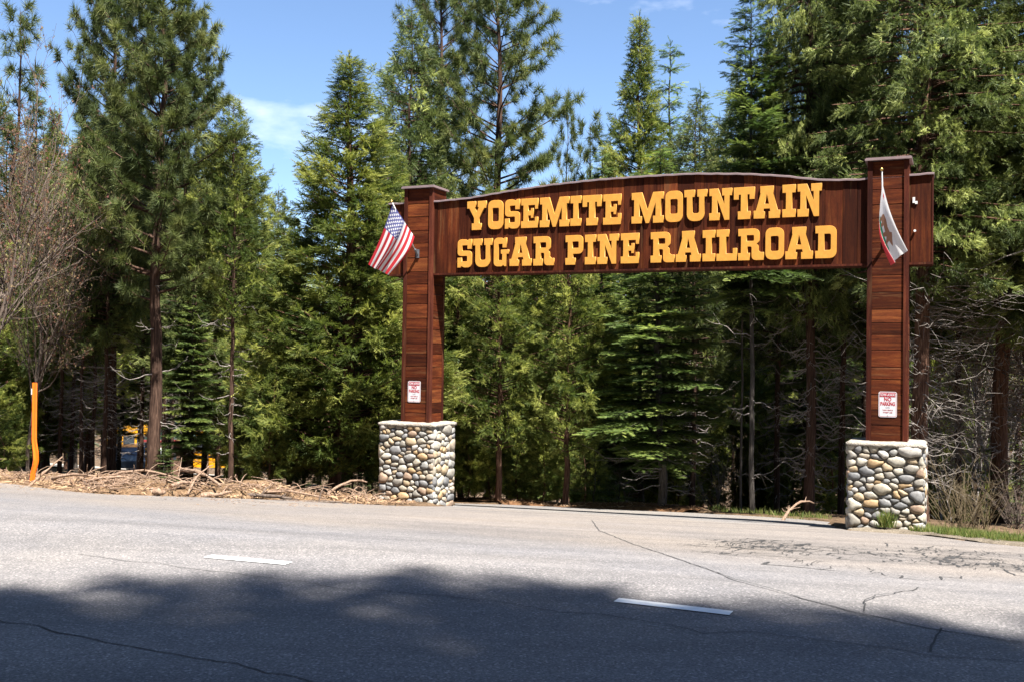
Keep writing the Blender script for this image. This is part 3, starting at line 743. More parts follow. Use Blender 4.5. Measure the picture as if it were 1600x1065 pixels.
def conifer(kind, h, r, base, seed, n_br, trunk_r, dens=1.0, lift=.2, droop=0., prof='cone', spray=.3, leaf=None, bark=None, dead=0, lean=0., deadmat=None, gap=0.):
    """kind: cedar / fir / pine. Returns dict of meshes (trunk, crown, dead twigs)"""
    rs = np.random.RandomState(seed)
    tb = Tubes(); lv = Leaves(); dd = Tubes()
    nz_ = 22; zz = np.linspace(-.8, h, nz_)
    wob = np.cumsum(rs.randn(nz_, 2) * .035, 0) * (1 + h / 14) * .6; wob -= wob[1]
    tr_pts = np.stack([wob[:, 0] + lean * zz, wob[:, 1], zz], 1)
    rad = trunk_r * (np.clip(1 - zz / h, 0, 1) ** .8 * .93 + .03) ; rad[:3] *= (1.45, 1.12, 1.0)
    tb.add(tr_pts, rad, None, 10)
    def tp(z): return np.array([np.interp(z, zz, tr_pts[:, 0]), np.interp(z, zz, tr_pts[:, 1]), z])
    ph0 = rs.rand() * 6.28
    for i in range(n_br):
        t = (i + rs.rand()) / n_br
        t = t ** (1.12 if prof == 'cone' else .95)
        z = base + (h - base) * t * .985
        if kind == 'fir': z = base + (h - base) * (np.round(t * (h - base) / .42) * .42 / (h - base)) + rs.randn() * .05; z = min(z, h * .985)
        if kind == 'pine': z = base + round(t * (h - base) / .5) * .5 + rs.randn() * .09; z = min(z, h * .985)
        tz = np.clip((z - base) / (h - base), 0, 1)
        if prof == 'cone': pr = (1 - tz) ** .84 * min(1, .55 + tz * 4)
        elif prof == 'round': pr = max(.12, math.sin(PI * (.16 + .80 * tz)) ** .8)
        elif prof == 'column': pr = (1 - tz ** 2.2) ** .8 * min(1, .7 + tz * 2)
        else: pr = (1 - tz) ** 1.15 * min(1, .6 + tz * 3)
        az = i * 2.39996 + ph0 + rs.randn() * .25
        clump = 1 + .22 * math.sin(az * 2 + z * 1.7 + ph0) + .13 * math.sin(az * 3 - z * 3.1)
        if prof == 'cone' and kind == 'cedar': pr *= 1 - .55 * np.clip((tz - .7) / .3, 0, 1)
        sp_i = spray * (1 - .45 * tz ** 3)
        if rs.rand() < gap: continue
        L = r * pr * rs.uniform(.72, 1.12) * clump + .10
        o = tp(z); cd = np.array([math.cos(az), math.sin(az), 0])
        side = np.array([-cd[1], cd[0], 0])
        n = 7; s = np.linspace(0, 1, n)
        if kind == 'cedar': zc = L * (lift * s - droop * s * s + .12 * s ** 4)
        elif kind == 'fir': zc = L * ((lift + .25 * tz) * s - (.42 + droop) * s * s * (1 - tz * .6) + .16 * s ** 3)
        else: zc = L * ((lift - .15 + .5 * tz) * s - droop * s * s + .25 * s ** 3)
        swv = rs.randn() * .1 * L
        P = o + cd * (L * s)[:, None] + side * (swv * s * s)[:, None] + np.array([0, 0, 1.0]) * zc[:, None]
        br = max(.006, min(.055, trunk_r * .22)) * (.35 + .65 * (1 - tz)) 
        tb.add(P, br, br * .25, 3)
        tone = np.clip(.42 + .16 * rs.randn() + .1 * math.sin(z * 2.1 + az), 0, 1)
        def at(q):
            return np.stack([np.interp(q, s, P[:, k]) for k in range(3)], 1)
        if kind == 'cedar':
            nc = max(2, int((3 + 5.5 * L) * dens)); k_ = 7; m = nc * k_
            nc = max(2, int(nc * .74)); k_ = 9; m = nc * k_; qc = rs.uniform(.22, 1.02, nc) ** .75; latc = rs.randn(nc) * .24 * L * (1.15 - qc) + rs.randn(nc) * .06
            q = np.repeat(qc, k_); lat = np.repeat(latc, k_); B = at(np.clip(q, 0, 1))
            vz = -np.abs(lat) * .25 - np.repeat(rs.rand(nc) ** 2, k_) * droop * .6
            B = B + side * lat[:, None] + np.array([0, 0, 1.0]) * vz[:, None] + rs.randn(m, 3) * spray * (.24, .24, .16)
            ctone = np.repeat(rs.randn(nc) * .21, k_)
            tl = np.repeat(rs.randn(nc) * .5, k_)
            D = cd * (.75 + .25 * rs.randn(m))[:, None] + side * (.8 * np.sign(lat) * rs.rand(m) + .35 * rs.randn(m) + tl * .5)[:, None] + np.array([0, 0, 1.0]) * (.30 - 1.6 * droop * (.4 + rs.rand(m)) + .4 * rs.randn(m))[:, None]
            N = np.stack([rs.randn(m), rs.randn(m), .75 * rs.randn(m) + .35], 1)
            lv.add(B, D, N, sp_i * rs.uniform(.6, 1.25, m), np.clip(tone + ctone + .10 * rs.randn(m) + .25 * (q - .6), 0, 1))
        elif kind == 'fir':
            nt = max(2, int(L / .16)); 
            for side_s in (1, -1):
                for j in range(nt):
                    q0 = .10 + .9 * (j + rs.rand() * .6) / nt
                    if q0 > 1: continue
                    tl = (.42 * L * (1.12 - q0) + .12) * rs.uniform(.75, 1.15)
                    m = max(1, int(tl / .13 * dens)); qq = (np.arange(m) + .3 + .4 * rs.rand(m)) / m
                    b0 = at(np.array([q0]))[0]
                    dv = cd * .72 + side * side_s * .75; dv = dv / np.linalg.norm(dv)
                    B = b0 + dv * (tl * qq)[:, None]; B[:, 2] += -.16 * tl * qq ** 2 + .02 * rs.randn(m)
                    D = dv + rs.randn(m, 3) * (.22, .22, .12) + (0, 0, -.06)
                    N = np.array([0, 0, 1.0]) + rs.randn(m, 3) * .26
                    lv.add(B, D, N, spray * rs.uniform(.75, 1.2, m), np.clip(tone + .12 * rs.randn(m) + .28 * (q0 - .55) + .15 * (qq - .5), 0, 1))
            m = max(2, int(L / .15)); q = np.linspace(.2, 1.0, m); B = at(q)
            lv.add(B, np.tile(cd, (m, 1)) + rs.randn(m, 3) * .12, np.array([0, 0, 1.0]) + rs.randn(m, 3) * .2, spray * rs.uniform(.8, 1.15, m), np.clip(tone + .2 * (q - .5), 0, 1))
        else:
            ns = max(2, int(L * 5.2 * dens + 1))
            for j in range(ns):
                q0 = 1.0 if j == 0 else rs.uniform(.30, 1.0)
                b0 = at(np.array([q0]))[0]; sl = rs.uniform(.15, .42) * (1 - .3 * q0) * (.5 + .25 * L); sg = rs.choice([-1, 1])
                dv = cd * .7 + side * sg * rs.uniform(.2, 1.0) + np.array([0, 0, 1.0]) * rs.uniform(.0, .7); dv /= np.linalg.norm(dv)
                if j == 0: dv = cd * .9 + np.array([0, 0, .4]); dv /= np.linalg.norm(dv)
                tb.add(np.array([b0, b0 + dv * sl]), br * .35, br * .2, 3)
                m = rs.randint(3, 6); qq = np.linspace(.35, 1.0, m)
                B = b0 + dv * (sl * qq)[:, None] + rs.randn(m, 3) * .03
                D = dv + rs.randn(m, 3) * .35 + (0, 0, .12)
                lv.add(B, D, rs.randn(m, 3), spray * rs.uniform(.75, 1.15, m), np.clip(tone + .15 * rs.randn(m), 0, 1))
    # leader
    m = 10; q = rs.uniform(h * .93, h, m); B = np.array([tp(a) for a in q])
    lv.add(B, rs.randn(m, 3) * .5 + (0, 0, .8), rs.randn(m, 3), spray * .6 * np.ones(m), np.full(m, .5))
    # dead lower limbs: bare, arching down and up again at the tips
    for i in range(dead):
        z = rs.uniform(.12 * base + .3, base * 1.05 + .4); az = rs.rand() * 6.28; cd = np.array([math.cos(az), math.sin(az), 0]); side = np.array([-cd[1], cd[0], 0])
        L = rs.uniform(.35, 1.0) * r * (.45 + .5 * z / base)
        s = np.linspace(0, 1, 8); dz = rs.uniform(.1, .5)
        P = tp(z) + cd * (L * s)[:, None] + side * (rs.randn() * .25 * L * s ** 2)[:, None] + np.array([0, 0, 1.0]) * (L * (.1 * s - dz * s ** 1.6 + rs.uniform(.1, .45) * s ** 4))[:, None]
        P[1:] += rs.randn(7, 3) * .02 * L
        dd.add(P, .021 * (.5 + .5 * L / r) + .004, .004, 3)
        for j in range(rs.randint(2, 7)):
            k = rs.randint(2, 8); b0 = P[k]; sl = rs.uniform(.15, .75) * L * .5
            dv = cd * .6 + side * rs.uniform(-1, 1) + np.array([0, 0, 1.0]) * rs.uniform(-.5, .35); dv /= np.linalg.norm(dv)
            q = np.linspace(0, 1, 4)
            P2 = b0 + dv * (sl * q)[:, None] + np.array([0, 0, 1.0]) * (sl * .25 * rs.randn() * q ** 2)[:, None]
            dd.add(P2, .008, .0025, 3)
    T, TF = TPL[kind]
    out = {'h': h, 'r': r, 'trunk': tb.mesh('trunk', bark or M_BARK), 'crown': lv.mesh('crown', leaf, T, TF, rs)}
    if dead: out['dead'] = dd.mesh('dead_limbs', deadmat or M_TWIG, False)
    return out
def bare_tree(h, seed, buds=True, spread=.5, mat=None, levels=5, r0=.11):
    rs = np.random.RandomState(seed); tb = Tubes(); lv = Leaves()
    def grow(p, d, L, r, lev):
        n = 5; pts = [p]; dd = d.copy()
        for k in range(n - 1):
            dd = dd + rs.randn(3) * .14 + np.array([0, 0, .05]); dd /= np.linalg.norm(dd); pts.append(pts[-1] + dd * L / (n - 1))
        tb.add(np.array(pts), r, r * .6, 6 if lev == 0 else 3)
        if lev >= levels:
            if buds:
                m = rs.randint(2, 6); B = np.array(pts)[rs.randint(1, n, m)] + rs.randn(m, 3) * .02
                lv.add(B, rs.randn(m, 3) + (0, 0, -.2), rs.randn(m, 3), .06 * rs.uniform(.6, 1.4, m), rs.rand(m))
            return
        nk = rs.randint(3, 6) if lev else 7
        for k in range(nk):
            i = rs.randint(1, n) if lev else min(n - 1, 1 + k * (n - 1) // nk)
            if k == 0: i = n - 1
            ax = rs.randn(3); ax -= ax @ dd * dd; ax /= np.linalg.norm(ax)
            sp = rs.uniform(.35, 1.0) * (1.0 if lev else 1.1) if k else .2
            nd = dd * math.cos(sp) + ax * math.sin(sp); nd[2] += .02
            grow(pts[i], nd / np.linalg.norm(nd), L * rs.uniform(.5, .78), r * (.62 if k else .7) * (.7 + .3 * rs.rand()), lev + 1)
    grow(np.array([0, 0, -.3]), np.array([.04, 0, 1.0]), h * .42, r0, 0)
    out = {'h': h, 'r': h * .25, 'trunk': tb.mesh('trunk', mat or M_TWIGB)}
    if buds:
        V = np.array([(0, -.28, 0), (0, .28, 0), (1, 0, .1), (.1, 0, .3), (.8, .35, 0), (.5, -.4, -.1)]); TF = np.array([[0, 1, 2], [3, 4, 5]])
        out['crown'] = lv.mesh('crown', M_BUD, V, TF, rs)
    return out

PROTO = {
 'cedar_a': conifer('cedar', 11, 2.25, .5, 1, 330, .17, 1.5, .38, .12, 'cone', .27, M_CEDAR, M_BARKR),
 'cedar_b': conifer('cedar', 10, 1.9, 1.6, 2, 250, .13, 1.15, .30, .16, 'column', .27, M_CEDAR, M_BARKR, gap=.14),
 'cedar_c': conifer('cedar', 10, 1.5, 4.2, 3, 130, .11, 1.1, .30, .14, 'column', .27, M_CEDAR, M_BARK, dead=26),
 'pine_a': conifer('pine', 13, 1.95, 4.6, 4, 140, .21, 1.25, .30, .05, 'column', .29, M_PINE, M_BARK, dead=14, gap=.05),
 'pine_b': conifer('pine', 16, 2.3, 4.0, 5, 150, .24, 1.15, .25, .10, 'round', .30, M_PINE, M_BARK, gap=.12),
 'pine_c': conifer('pine', 9, 1.0, 1.5, 15, 80, .10, 1.1, .35, .0, 'cone', .26, M_PINE, M_BARK, gap=.1),
 'fir_a': conifer('fir', 12, 2.5, 1.6, 6, 215, .16, .85, .12, .0, 'cone', .30, M_FIR, M_BARKG, dead=20),
 'fir_b': conifer('fir', 12, 1.6, 1.0, 7, 200, .13, .9, .10, .05, 'spire', .26, M_FIRB, M_BARKG),
 'fir_c': conifer('fir', 14, 2.0, 7.0, 8, 130, .12, 1.0, .10, .0, 'cone', .31, M_FIR, M_BARKG, dead=18, deadmat=M_TWIG),
 'fir_h': conifer('fir', 15, 2.6, 5.6, 18, 190, .115, .85, .12, .0, 'cone', .30, M_FIR, M_BARKG, dead=8),
 'old_a': conifer('cedar', 17, 3.6, 4.6, 9, 300, .34, 1.2, .10, .36, 'round', .32, M_CEDAR2, M_BARK, dead=110),
 'old_b': conifer('cedar', 18, 3.4, 5.6, 10, 260, .30, 1.2, .14, .34, 'round', .32, M_CEDAR2, M_BARKR, dead=190),
 'dark_a': conifer('cedar', 13, 2.2, 4.4, 11, 170, .16, .95, .16, .2, 'column', .34, M_CEDAR2, M_BARK, dead=75),
 'sap_c': conifer('cedar', 3, .95, .15, 12, 80, .035, 1.2, .5, .1, 'cone', .20, M_CEDAR, M_BARKR),
 'sap_f': conifer('fir', 3.4, .95, .2, 13, 60, .035, .8, .2, .0, 'cone', .19, M_FIR, M_BARKG),
 'bare_a': bare_tree(9.5, 21, True, levels=5, r0=.10),
 'bare_b': bare_tree(8.0, 22, True, levels=4, r0=.07, mat=M_TWIG),
 'snag': bare_tree(7.0, 23, False, levels=3, r0=.06, mat=M_TWIG),
}
def tree(kind, x, y, H, W, rot, label, group=None, cat='tree', name=None, lean=0., dz=0.):
    pr = PROTO[kind]
    nm = name or {'cedar': 'cedar_tree', 'pine': 'pine_tree', 'fir': 'fir_tree', 'old': 'cedar_tree', 'dark': 'cedar_tree', 'sap': 'sapling', 'bare': 'bare_tree', 'snag': 'bare_tree'}[kind.split('_')[0]]
    t = empty(nm, (x, y, float(terrain(x, y)) + dz), rot, label, cat, group)
    t.scale = (W / pr['r'], W / pr['r'], H / pr['h']); t.rotation_euler = (lean, lean * .5, rot)
    obj('trunk', pr['trunk'], t)
    if 'crown' in pr: obj('crown', pr['crown'], t)
    if 'dead' in pr: obj('dead_limbs', pr['dead'], t, kind='stuff')
    return t
TREES = [
('pine_a', -8.57, 24.5, 12.74, 1.62, 2.03, 'tall pine with thick dark trunk rising out of the litter bank', 'conifers at the forest edge'),
('pine_b', -10.48, 33, 15.07, 1.28, 0.95, 'open pine crown just behind the right side of the tallest left pine', 'conifers at the forest edge'),
('pine_a', -10.88, 28, 14.41, 1.29, 4.09, 'narrower pine just left of the tallest pine in the left half', 'conifers at the forest edge'),
('fir_b', -19.07, 45, 19.82, 1.35, 0.45, 'slender bluish fir spire standing alone between the bare tree and the pines', 'conifers at the forest edge'),
('pine_c', -16.25, 33, 15.1, 1.28, 3.37, 'yellowish pine behind the bare tree at the left frame edge', 'conifers at the forest edge'),
('cedar_a', -13.69, 30, 10.85, 1.5, 2.3, 'yellow-green cedar behind the bare branches, above the orange stake', 'conifers at the forest edge'),
('cedar_b', -13.61, 33, 10.22, 1.24, 0.36, 'green cedar between the orange stake and the narrow pine', 'conifers at the forest edge'),
('cedar_a', -14.09, 27, 7.43, 1.35, 3.19, 'bushy cedar cut off by the left frame edge', 'conifers at the forest edge'),
('cedar_c', -6.8, 25, 9.69, 0.97, 0.24, 'thin cedar with bare straight trunk, between the tall pine and the broad cone-shaped cedar', 'conifers at the forest edge'),
('cedar_b', -7.95, 34, 10.03, 1.02, 2.72, 'small pointed cedar in the sky gap left of the broad cone-shaped cedar', 'conifers at the forest edge'),
('cedar_a', -4.57, 26.5, 11.47, 2.95, 0.44, 'broad bright cone-shaped cedar left of the arch', 'conifers at the forest edge'),
('cedar_a', -3.41, 29, 9.86, 1.41, 0.57, 'green cedar directly behind the left post and striped flag', 'conifers at the forest edge'),
('cedar_a', -6.68, 31, 8.4, 1.36, 2.67, 'lower cedar filling in at the left foot of the broad cone-shaped cedar', 'conifers at the forest edge'),
('dark_a', -3.79, 37, 18.58, 1.99, 5.19, 'dark dense fir rising above the left post', 'conifers at the forest edge'),
('pine_b', -3.23, 47, 26.98, 2.29, 0.78, 'tall open pine behind the dense fir above the left post', 'conifers at the forest edge'),
('pine_b', -0.48, 38, 21.56, 2.57, 1.4, 'tall open pine with a dark trunk above the first word of the sign', 'conifers at the forest edge'),
('pine_c', 2.42, 46, 20.02, 0.98, 3.94, 'small thin pine top right of the tall open pine', 'conifers at the forest edge'),
('fir_a', 4.08, 45, 18.08, 2.39, 5.95, 'fir just above the arch between the small pines and the pale-tipped conifer', 'conifers at the forest edge'),
('cedar_b', 8.58, 44, 18.52, 1.65, 3.62, 'conifer just above the arch right of the smallest spire', 'conifers at the forest edge'),
('pine_c', 3.09, 45, 18.65, 1.35, 2.49, 'small brownish pine top beside the thin pine top', 'conifers at the forest edge'),
('cedar_a', 5.05, 43, 22.16, 3.17, 6.13, 'pointed conifer with a pale tip, tallest above the middle of the sign', 'conifers at the forest edge'),
('fir_a', 6.87, 46, 22.8, 2.88, 0.29, 'slender see-through fir spire right of the pale-tipped conifer', 'conifers at the forest edge'),
('fir_a', 8.58, 48, 21.81, 2.4, 5.39, 'smallest fir spire right of the middle of the sign', 'conifers at the forest edge'),
('fir_h', 5.79, 24.5, 13.23, 1.59, 1.82, 'bright green layered fir above the sign left of the right post', 'conifers at the forest edge'),
('fir_h', 5.78, 25.7, 13.05, 0.8, 0.91, 'fir with thin grey pole trunk, left of the close pair under the sign', 'conifers at the forest edge'),
('fir_a', 9.95, 34, 21.71, 2.12, 0.74, 'very dark tall fir behind the bright layered fir', 'conifers at the forest edge'),
('old_a', 7.28, 25, 17.76, 1.44, 1.94, 'old cedar with thick dark fissured trunk under the right part of the sign', 'conifers at the forest edge'),
('old_b', 9.28, 23.3, 16.67, 2.4, 5.13, 'old cedar with a lit reddish trunk just behind the right post', 'conifers at the forest edge'),
('old_a', 10.73, 29, 19.78, 2.36, 1.13, 'old cedar whose dark trunk rises above the right post', 'conifers at the forest edge'),
('old_b', 11.95, 25, 16.76, 2.5, 3.65, 'old cedar with drooping sprays filling the upper right corner', 'conifers at the forest edge'),
('old_a', 12.94, 23, 14.73, 2.3, 4.01, 'old cedar beyond the right frame edge with limbs reaching in', 'conifers at the forest edge'),
('fir_a', 3.89, 26.4, 9.27, 2.01, 2.34, 'layered fir with bright flat branches under the middle of the sign', 'conifers at the forest edge'),
('fir_a', 4.19, 33, 11.57, 1.86, 3.44, 'fir behind the layered one, slightly left of it', 'conifers at the forest edge'),
('fir_a', 2.95, 35, 12.94, 1.75, 0.39, 'fir whose top shows just over the arch of the sign', 'conifers at the forest edge'),
('cedar_b', -0.28, 27.6, 8.56, 1.38, 0.37, 'cedar with a slim dark trunk under the first word of the sign', 'conifers at the forest edge'),
('cedar_b', 1.47, 27.4, 8.66, 1.3, 1.29, 'cedar with an orange flared root foot at the back edge of the drive', 'conifers at the forest edge'),
('cedar_a', -1.38, 29.5, 8.76, 1.29, 4.27, 'leafy cedar just right of the left post', 'conifers at the forest edge'),
('cedar_a', 0.78, 33, 10.49, 1.65, 2.69, 'cedar behind and between the two slim-trunked cedars under the sign', 'conifers at the forest edge'),
('dark_a', 5.5, 31, 12.95, 1.36, 1.97, 'dark conifer trunk right of the layered fir under the sign', 'conifers at the forest edge'),
('dark_a', 8.06, 31, 14.88, 1.36, 3.68, 'shaded conifer between the pale pole trunks and the thick fissured trunk', 'conifers at the forest edge'),
('dark_a', 9.19, 28.5, 15.74, 1.43, 2.85, 'reddish trunk left of the right post, deep under the crowns', 'conifers at the forest edge'),
('dark_a', 11.34, 33, 18.22, 1.44, 1.88, 'dark conifer half hidden behind the right post', 'conifers at the forest edge'),
('dark_a', 12.25, 28, 13.55, 1.4, 4.99, 'dark trunk right of the dry bushes', 'conifers at the forest edge'),
('cedar_c', 14.09, 31, 15.65, 1.55, 4.39, 'slim dark trunk among the dead limbs at the right', 'conifers at the forest edge'),
('dark_a', 14.81, 30, 13.65, 1.5, 1.53, 'shaded conifer at the right frame edge', 'conifers at the forest edge'),
('dark_a', -12.08, 27.5, 8.57, 0.95, 3.61, 'first dark trunk right of the orange stake', 'conifers at the forest edge'),
('dark_a', -12.2, 28.5, 9.41, 0.89, 3.3, 'second dark trunk right of the orange stake, close behind the first', 'conifers at the forest edge'),
('dark_a', -11.29, 27, 9.3, 0.84, 5.5, 'third dark trunk right of the orange stake', 'conifers at the forest edge'),
('cedar_c', -11.19, 27.5, 9.83, 0.86, 4.58, 'slim dark trunk, fourth right of the orange stake', 'conifers at the forest edge'),
('dark_a', -10.5, 26.5, 9.84, 0.99, 1.81, 'thicker dark trunk left of the tall pine', 'conifers at the forest edge'),
('dark_a', -10.88, 28, 10.73, 0.96, 6.16, 'dark trunk close behind the thicker one left of the tall pine', 'conifers at the forest edge'),
('dark_a', -9.96, 32, 8.55, 1.2, 0.74, 'green conifer behind and right of the tall pine, above the yellow bus', 'conifers at the forest edge'),
('dark_a', -11.35, 38, 10.07, 1.66, 2.63, 'fir in the gap between the tall pine and the thin cedar', 'conifers at the forest edge'),
('fir_a', -9.69, 31, 6.36, 1.01, 4.75, 'young fir with low branches beyond the big pine, before the kiosk and bus', 'conifers at the forest edge'),
('cedar_b', -9.38, 33, 6.38, 1.03, 0.95, 'young cedar left of the thin cedar trunk, before the yellow bus', 'conifers at the forest edge'),
('cedar_b', -7.16, 29, 6.66, 1.0, 3.07, 'bushy light green cedar right of the thin cedar trunk', 'conifers at the forest edge'),
('bare_a', -11.3, 22, 11.12, 1.92, 0.25, 'bare reddish-budding tree at the left frame edge', 'leafless trees'),
('bare_a', -11.75, 25, 9.04, 1.22, 4.2, 'bare budding tree with brown twigs right of the frame-edge one', 'leafless trees'),
('bare_b', -12.36, 23, 6.39, 1.15, 4.8, 'low tangle of grey bare branches at the far left', 'leafless trees'),
('bare_b', 10.97, 26, 6.37, 0.97, 3.6, 'leafless grey tree just right of the right post, behind the dry bushes', 'leafless trees'),
('bare_a', 13.12, 25, 8.25, 2.03, 5.5, 'large leafless tree reaching in at the right frame edge', 'leafless trees'),
('bare_b', 12.83, 28.5, 8.16, 1.34, 1.97, 'leafless grey tree behind the dead limbs at the right', 'leafless trees'),
('bare_b', 12.99, 27, 7.33, 1.35, 4.37, 'bare pale branched tree at the right frame edge', 'leafless trees'),
('snag', 12.11, 26, 4.34, 0.65, 3.73, 'pale grey snag among the trunks at the right', 'leafless trees'),
('snag', 12.94, 30, 4.54, 0.75, 3.64, 'broken grey snag behind the dry bushes', 'leafless trees'),
('snag', 3.92, 33, 4.33, 0.83, 2.86, 'bare grey tangle behind the drive under the middle of the sign', 'leafless trees'),
('snag', 6.5, 33, 3.89, 0.83, 5.27, 'small bare snag right of the layered fir', 'leafless trees'),
('sap_c', -1.15, 28.2, 2.54, 0.67, 5.93, 'bright cedar sapling just right of the left pedestal', 'saplings at the forest edge'),
('sap_c', 0.21, 28.6, 2.47, 0.72, 2.98, 'cedar sapling between the two slim trunks under the sign', 'saplings at the forest edge'),
('sap_c', -0.57, 28.5, 2.33, 0.64, 4.17, 'cedar sapling left of the first slim trunk under the sign', 'saplings at the forest edge'),
('sap_c', 0.91, 28, 2.12, 0.6, 0.38, 'small cedar sapling left of the flared root foot', 'saplings at the forest edge'),
('sap_f', 2.35, 28.5, 1.87, 0.64, 4.41, 'dark fir sapling right of the flared root foot', 'saplings at the forest edge'),
('sap_f', 3.17, 29.5, 2.26, 0.55, 4.06, 'fir sapling under the left side of the layered fir', 'saplings at the forest edge'),
('sap_c', 2.23, 31, 3.21, 0.66, 6.24, 'pale cedar sapling behind the dark fir sapling', 'saplings at the forest edge'),
('sap_c', -6.91, 26, 2.58, 0.58, 5.16, 'leafy sapling around the thin cedar trunk', 'saplings at the forest edge'),
('sap_c', -5.86, 25, 3.33, 0.81, 1.79, 'dense bright young cedar at the left foot of the broad cedar', 'saplings at the forest edge'),
('sap_c', -2.95, 26.2, 2.14, 0.66, 2.42, 'young cedar behind the left pedestal', 'saplings at the forest edge'),
('sap_f', -8.24, 24.5, 0.98, 0.4, 4.2, 'small fir sapling at the right foot of the tall pine', 'saplings at the forest edge'),
('sap_c', -12.38, 25, 1.65, 0.69, 0.14, 'bright leafy sapling at the left frame edge beside the stake', 'saplings at the forest edge'),
('sap_f', 11.56, 25, 1.89, 0.69, 2.9, 'low dark fir sapling at the lower right', 'saplings at the forest edge'),
('sap_f', 11.85, 24, 1.51, 0.66, 1.06, 'low dark fir sapling in the lower right corner', 'saplings at the forest edge'),
('cedar_a', -27.88, 77.17, 16.94, 2.22, 4.82, 'bushy conifer beyond the far lot', 'conifers beyond the far lot'),
('cedar_a', -26.57, 77.29, 16.51, 2.22, 2.46, 'bushy conifer beyond the far lot', 'conifers beyond the far lot'),
('cedar_a', -27.8, 84.71, 18.66, 2.44, 2.82, 'bushy conifer beyond the far lot', 'conifers beyond the far lot'),
('cedar_a', -25.47, 81.49, 15.6, 2.34, 5.15, 'bushy conifer beyond the far lot', 'conifers beyond the far lot'),
('cedar_a', -25.29, 84.64, 18.18, 2.43, 2.61, 'bushy conifer beyond the far lot', 'conifers beyond the far lot'),
('cedar_a', -22.63, 79.59, 15.4, 2.29, 6.01, 'bushy conifer beyond the far lot', 'conifers beyond the far lot'),
('cedar_a', -20.93, 77.51, 17.15, 2.23, 1.46, 'bushy conifer beyond the far lot', 'conifers beyond the far lot'),
('cedar_a', -19.83, 78.33, 16.5, 2.25, 3.7, 'bushy conifer beyond the far lot', 'conifers beyond the far lot'),
('fir_a', -19.4, 34.04, 11.24, 1.52, 3.24, 'background conifer in the middle rows of the forest left of the arch', 'middle forest rows left of the arch'),
('dark_a', -22.32, 40.76, 12.65, 1.59, 2.46, 'background conifer in the middle rows of the forest left of the arch', 'middle forest rows left of the arch'),
('fir_a', -18.7, 35.04, 13.17, 1.37, 0.69, 'background conifer in the middle rows of the forest left of the arch', 'middle forest rows left of the arch'),
('fir_a', -17.99, 35.02, 10.51, 1.12, 5.49, 'background conifer in the middle rows of the forest left of the arch', 'middle forest rows left of the arch'),
('dark_a', -17.62, 35.49, 12.5, 1.17, 3.07, 'background conifer in the middle rows of the forest left of the arch', 'middle forest rows left of the arch'),
('dark_a', -18.39, 38.8, 12.36, 1.26, 5.21, 'background conifer in the middle rows of the forest left of the arch', 'middle forest rows left of the arch'),
('fir_a', -16.06, 34.23, 12.79, 1.66, 4.76, 'background conifer in the middle rows of the forest left of the arch', 'middle forest rows left of the arch'),
('fir_a', -18.19, 40.43, 13.74, 1.32, 1.4, 'background conifer in the middle rows of the forest left of the arch', 'middle forest rows left of the arch'),
('fir_a', -16.75, 39.03, 11.21, 1.59, 5.14, 'background conifer in the middle rows of the forest left of the arch', 'middle forest rows left of the arch'),
('dark_a', -14.84, 36.27, 11.27, 1.7, 4.96, 'background conifer in the middle rows of the forest left of the arch', 'middle forest rows left of the arch'),
('dark_a', -14.23, 35.94, 11.24, 1.7, 6.0, 'background conifer in the middle rows of the forest left of the arch', 'middle forest rows left of the arch'),
('fir_a', -13.78, 36.2, 11.79, 1.39, 6.19, 'background conifer in the middle rows of the forest left of the arch', 'middle forest rows left of the arch'),
('dark_a', -12.24, 34.02, 10.75, 1.15, 4.15, 'background conifer in the middle rows of the forest left of the arch', 'middle forest rows left of the arch'),
('dark_a', -14.15, 41.82, 12.69, 1.36, 3.99, 'background conifer in the middle rows of the forest left of the arch', 'middle forest rows left of the arch'),
('dark_a', -14.49, 43.46, 13.23, 1.68, 4.55, 'background conifer in the middle rows of the forest left of the arch', 'middle forest rows left of the arch'),
('dark_a', -11.12, 35.27, 9.62, 1.19, 5.19, 'background conifer in the middle rows of the forest left of the arch', 'middle forest rows left of the arch'),
('dark_a', -11.6, 40.57, 12.24, 1.11, 5.02, 'background conifer in the middle rows of the forest left of the arch', 'middle forest rows left of the arch'),
('dark_a', -9.55, 35.03, 11.84, 1.6, 1.33, 'background conifer in the middle rows of the forest left of the arch', 'middle forest rows left of the arch'),
('cedar_a', -9.7, 36.93, 11.13, 1.43, 5.24, 'background conifer in the middle rows of the forest left of the arch', 'middle forest rows left of the arch'),
('dark_a', -10.29, 41.4, 8.1, 1.46, 5.68, 'background conifer in the middle rows of the forest left of the arch', 'middle forest rows left of the arch'),
('fir_a', -9.76, 43.18, 9.08, 1.19, 3.21, 'background conifer in the middle rows of the forest left of the arch', 'middle forest rows left of the arch'),
('fir_a', -8.44, 41.77, 8.71, 1.2, 2.97, 'background conifer in the middle rows of the forest left of the arch', 'middle forest rows left of the arch'),
('fir_a', -7.41, 39.56, 8.71, 1.42, 3.03, 'background conifer in the middle rows of the forest left of the arch', 'middle forest rows left of the arch'),
('fir_a', -7.26, 42.83, 9.83, 1.27, 4.85, 'background conifer in the middle rows of the forest left of the arch', 'middle forest rows left of the arch'),
('cedar_b', -6.19, 39.62, 9.34, 1.3, 6.11, 'background conifer in the middle rows of the forest left of the arch', 'middle forest rows left of the arch'),
('cedar_b', -4.96, 35.99, 9.66, 1.41, 1.56, 'background conifer in the middle rows of the forest left of the arch', 'middle forest rows left of the arch'),
('fir_a', -5.21, 42.76, 10.88, 1.61, 0.86, 'background conifer in the middle rows of the forest left of the arch', 'middle forest rows left of the arch'),
('dark_a', -4.26, 38.42, 11.53, 1.23, 1.9, 'background conifer in the middle rows of the forest left of the arch', 'middle forest rows left of the arch'),
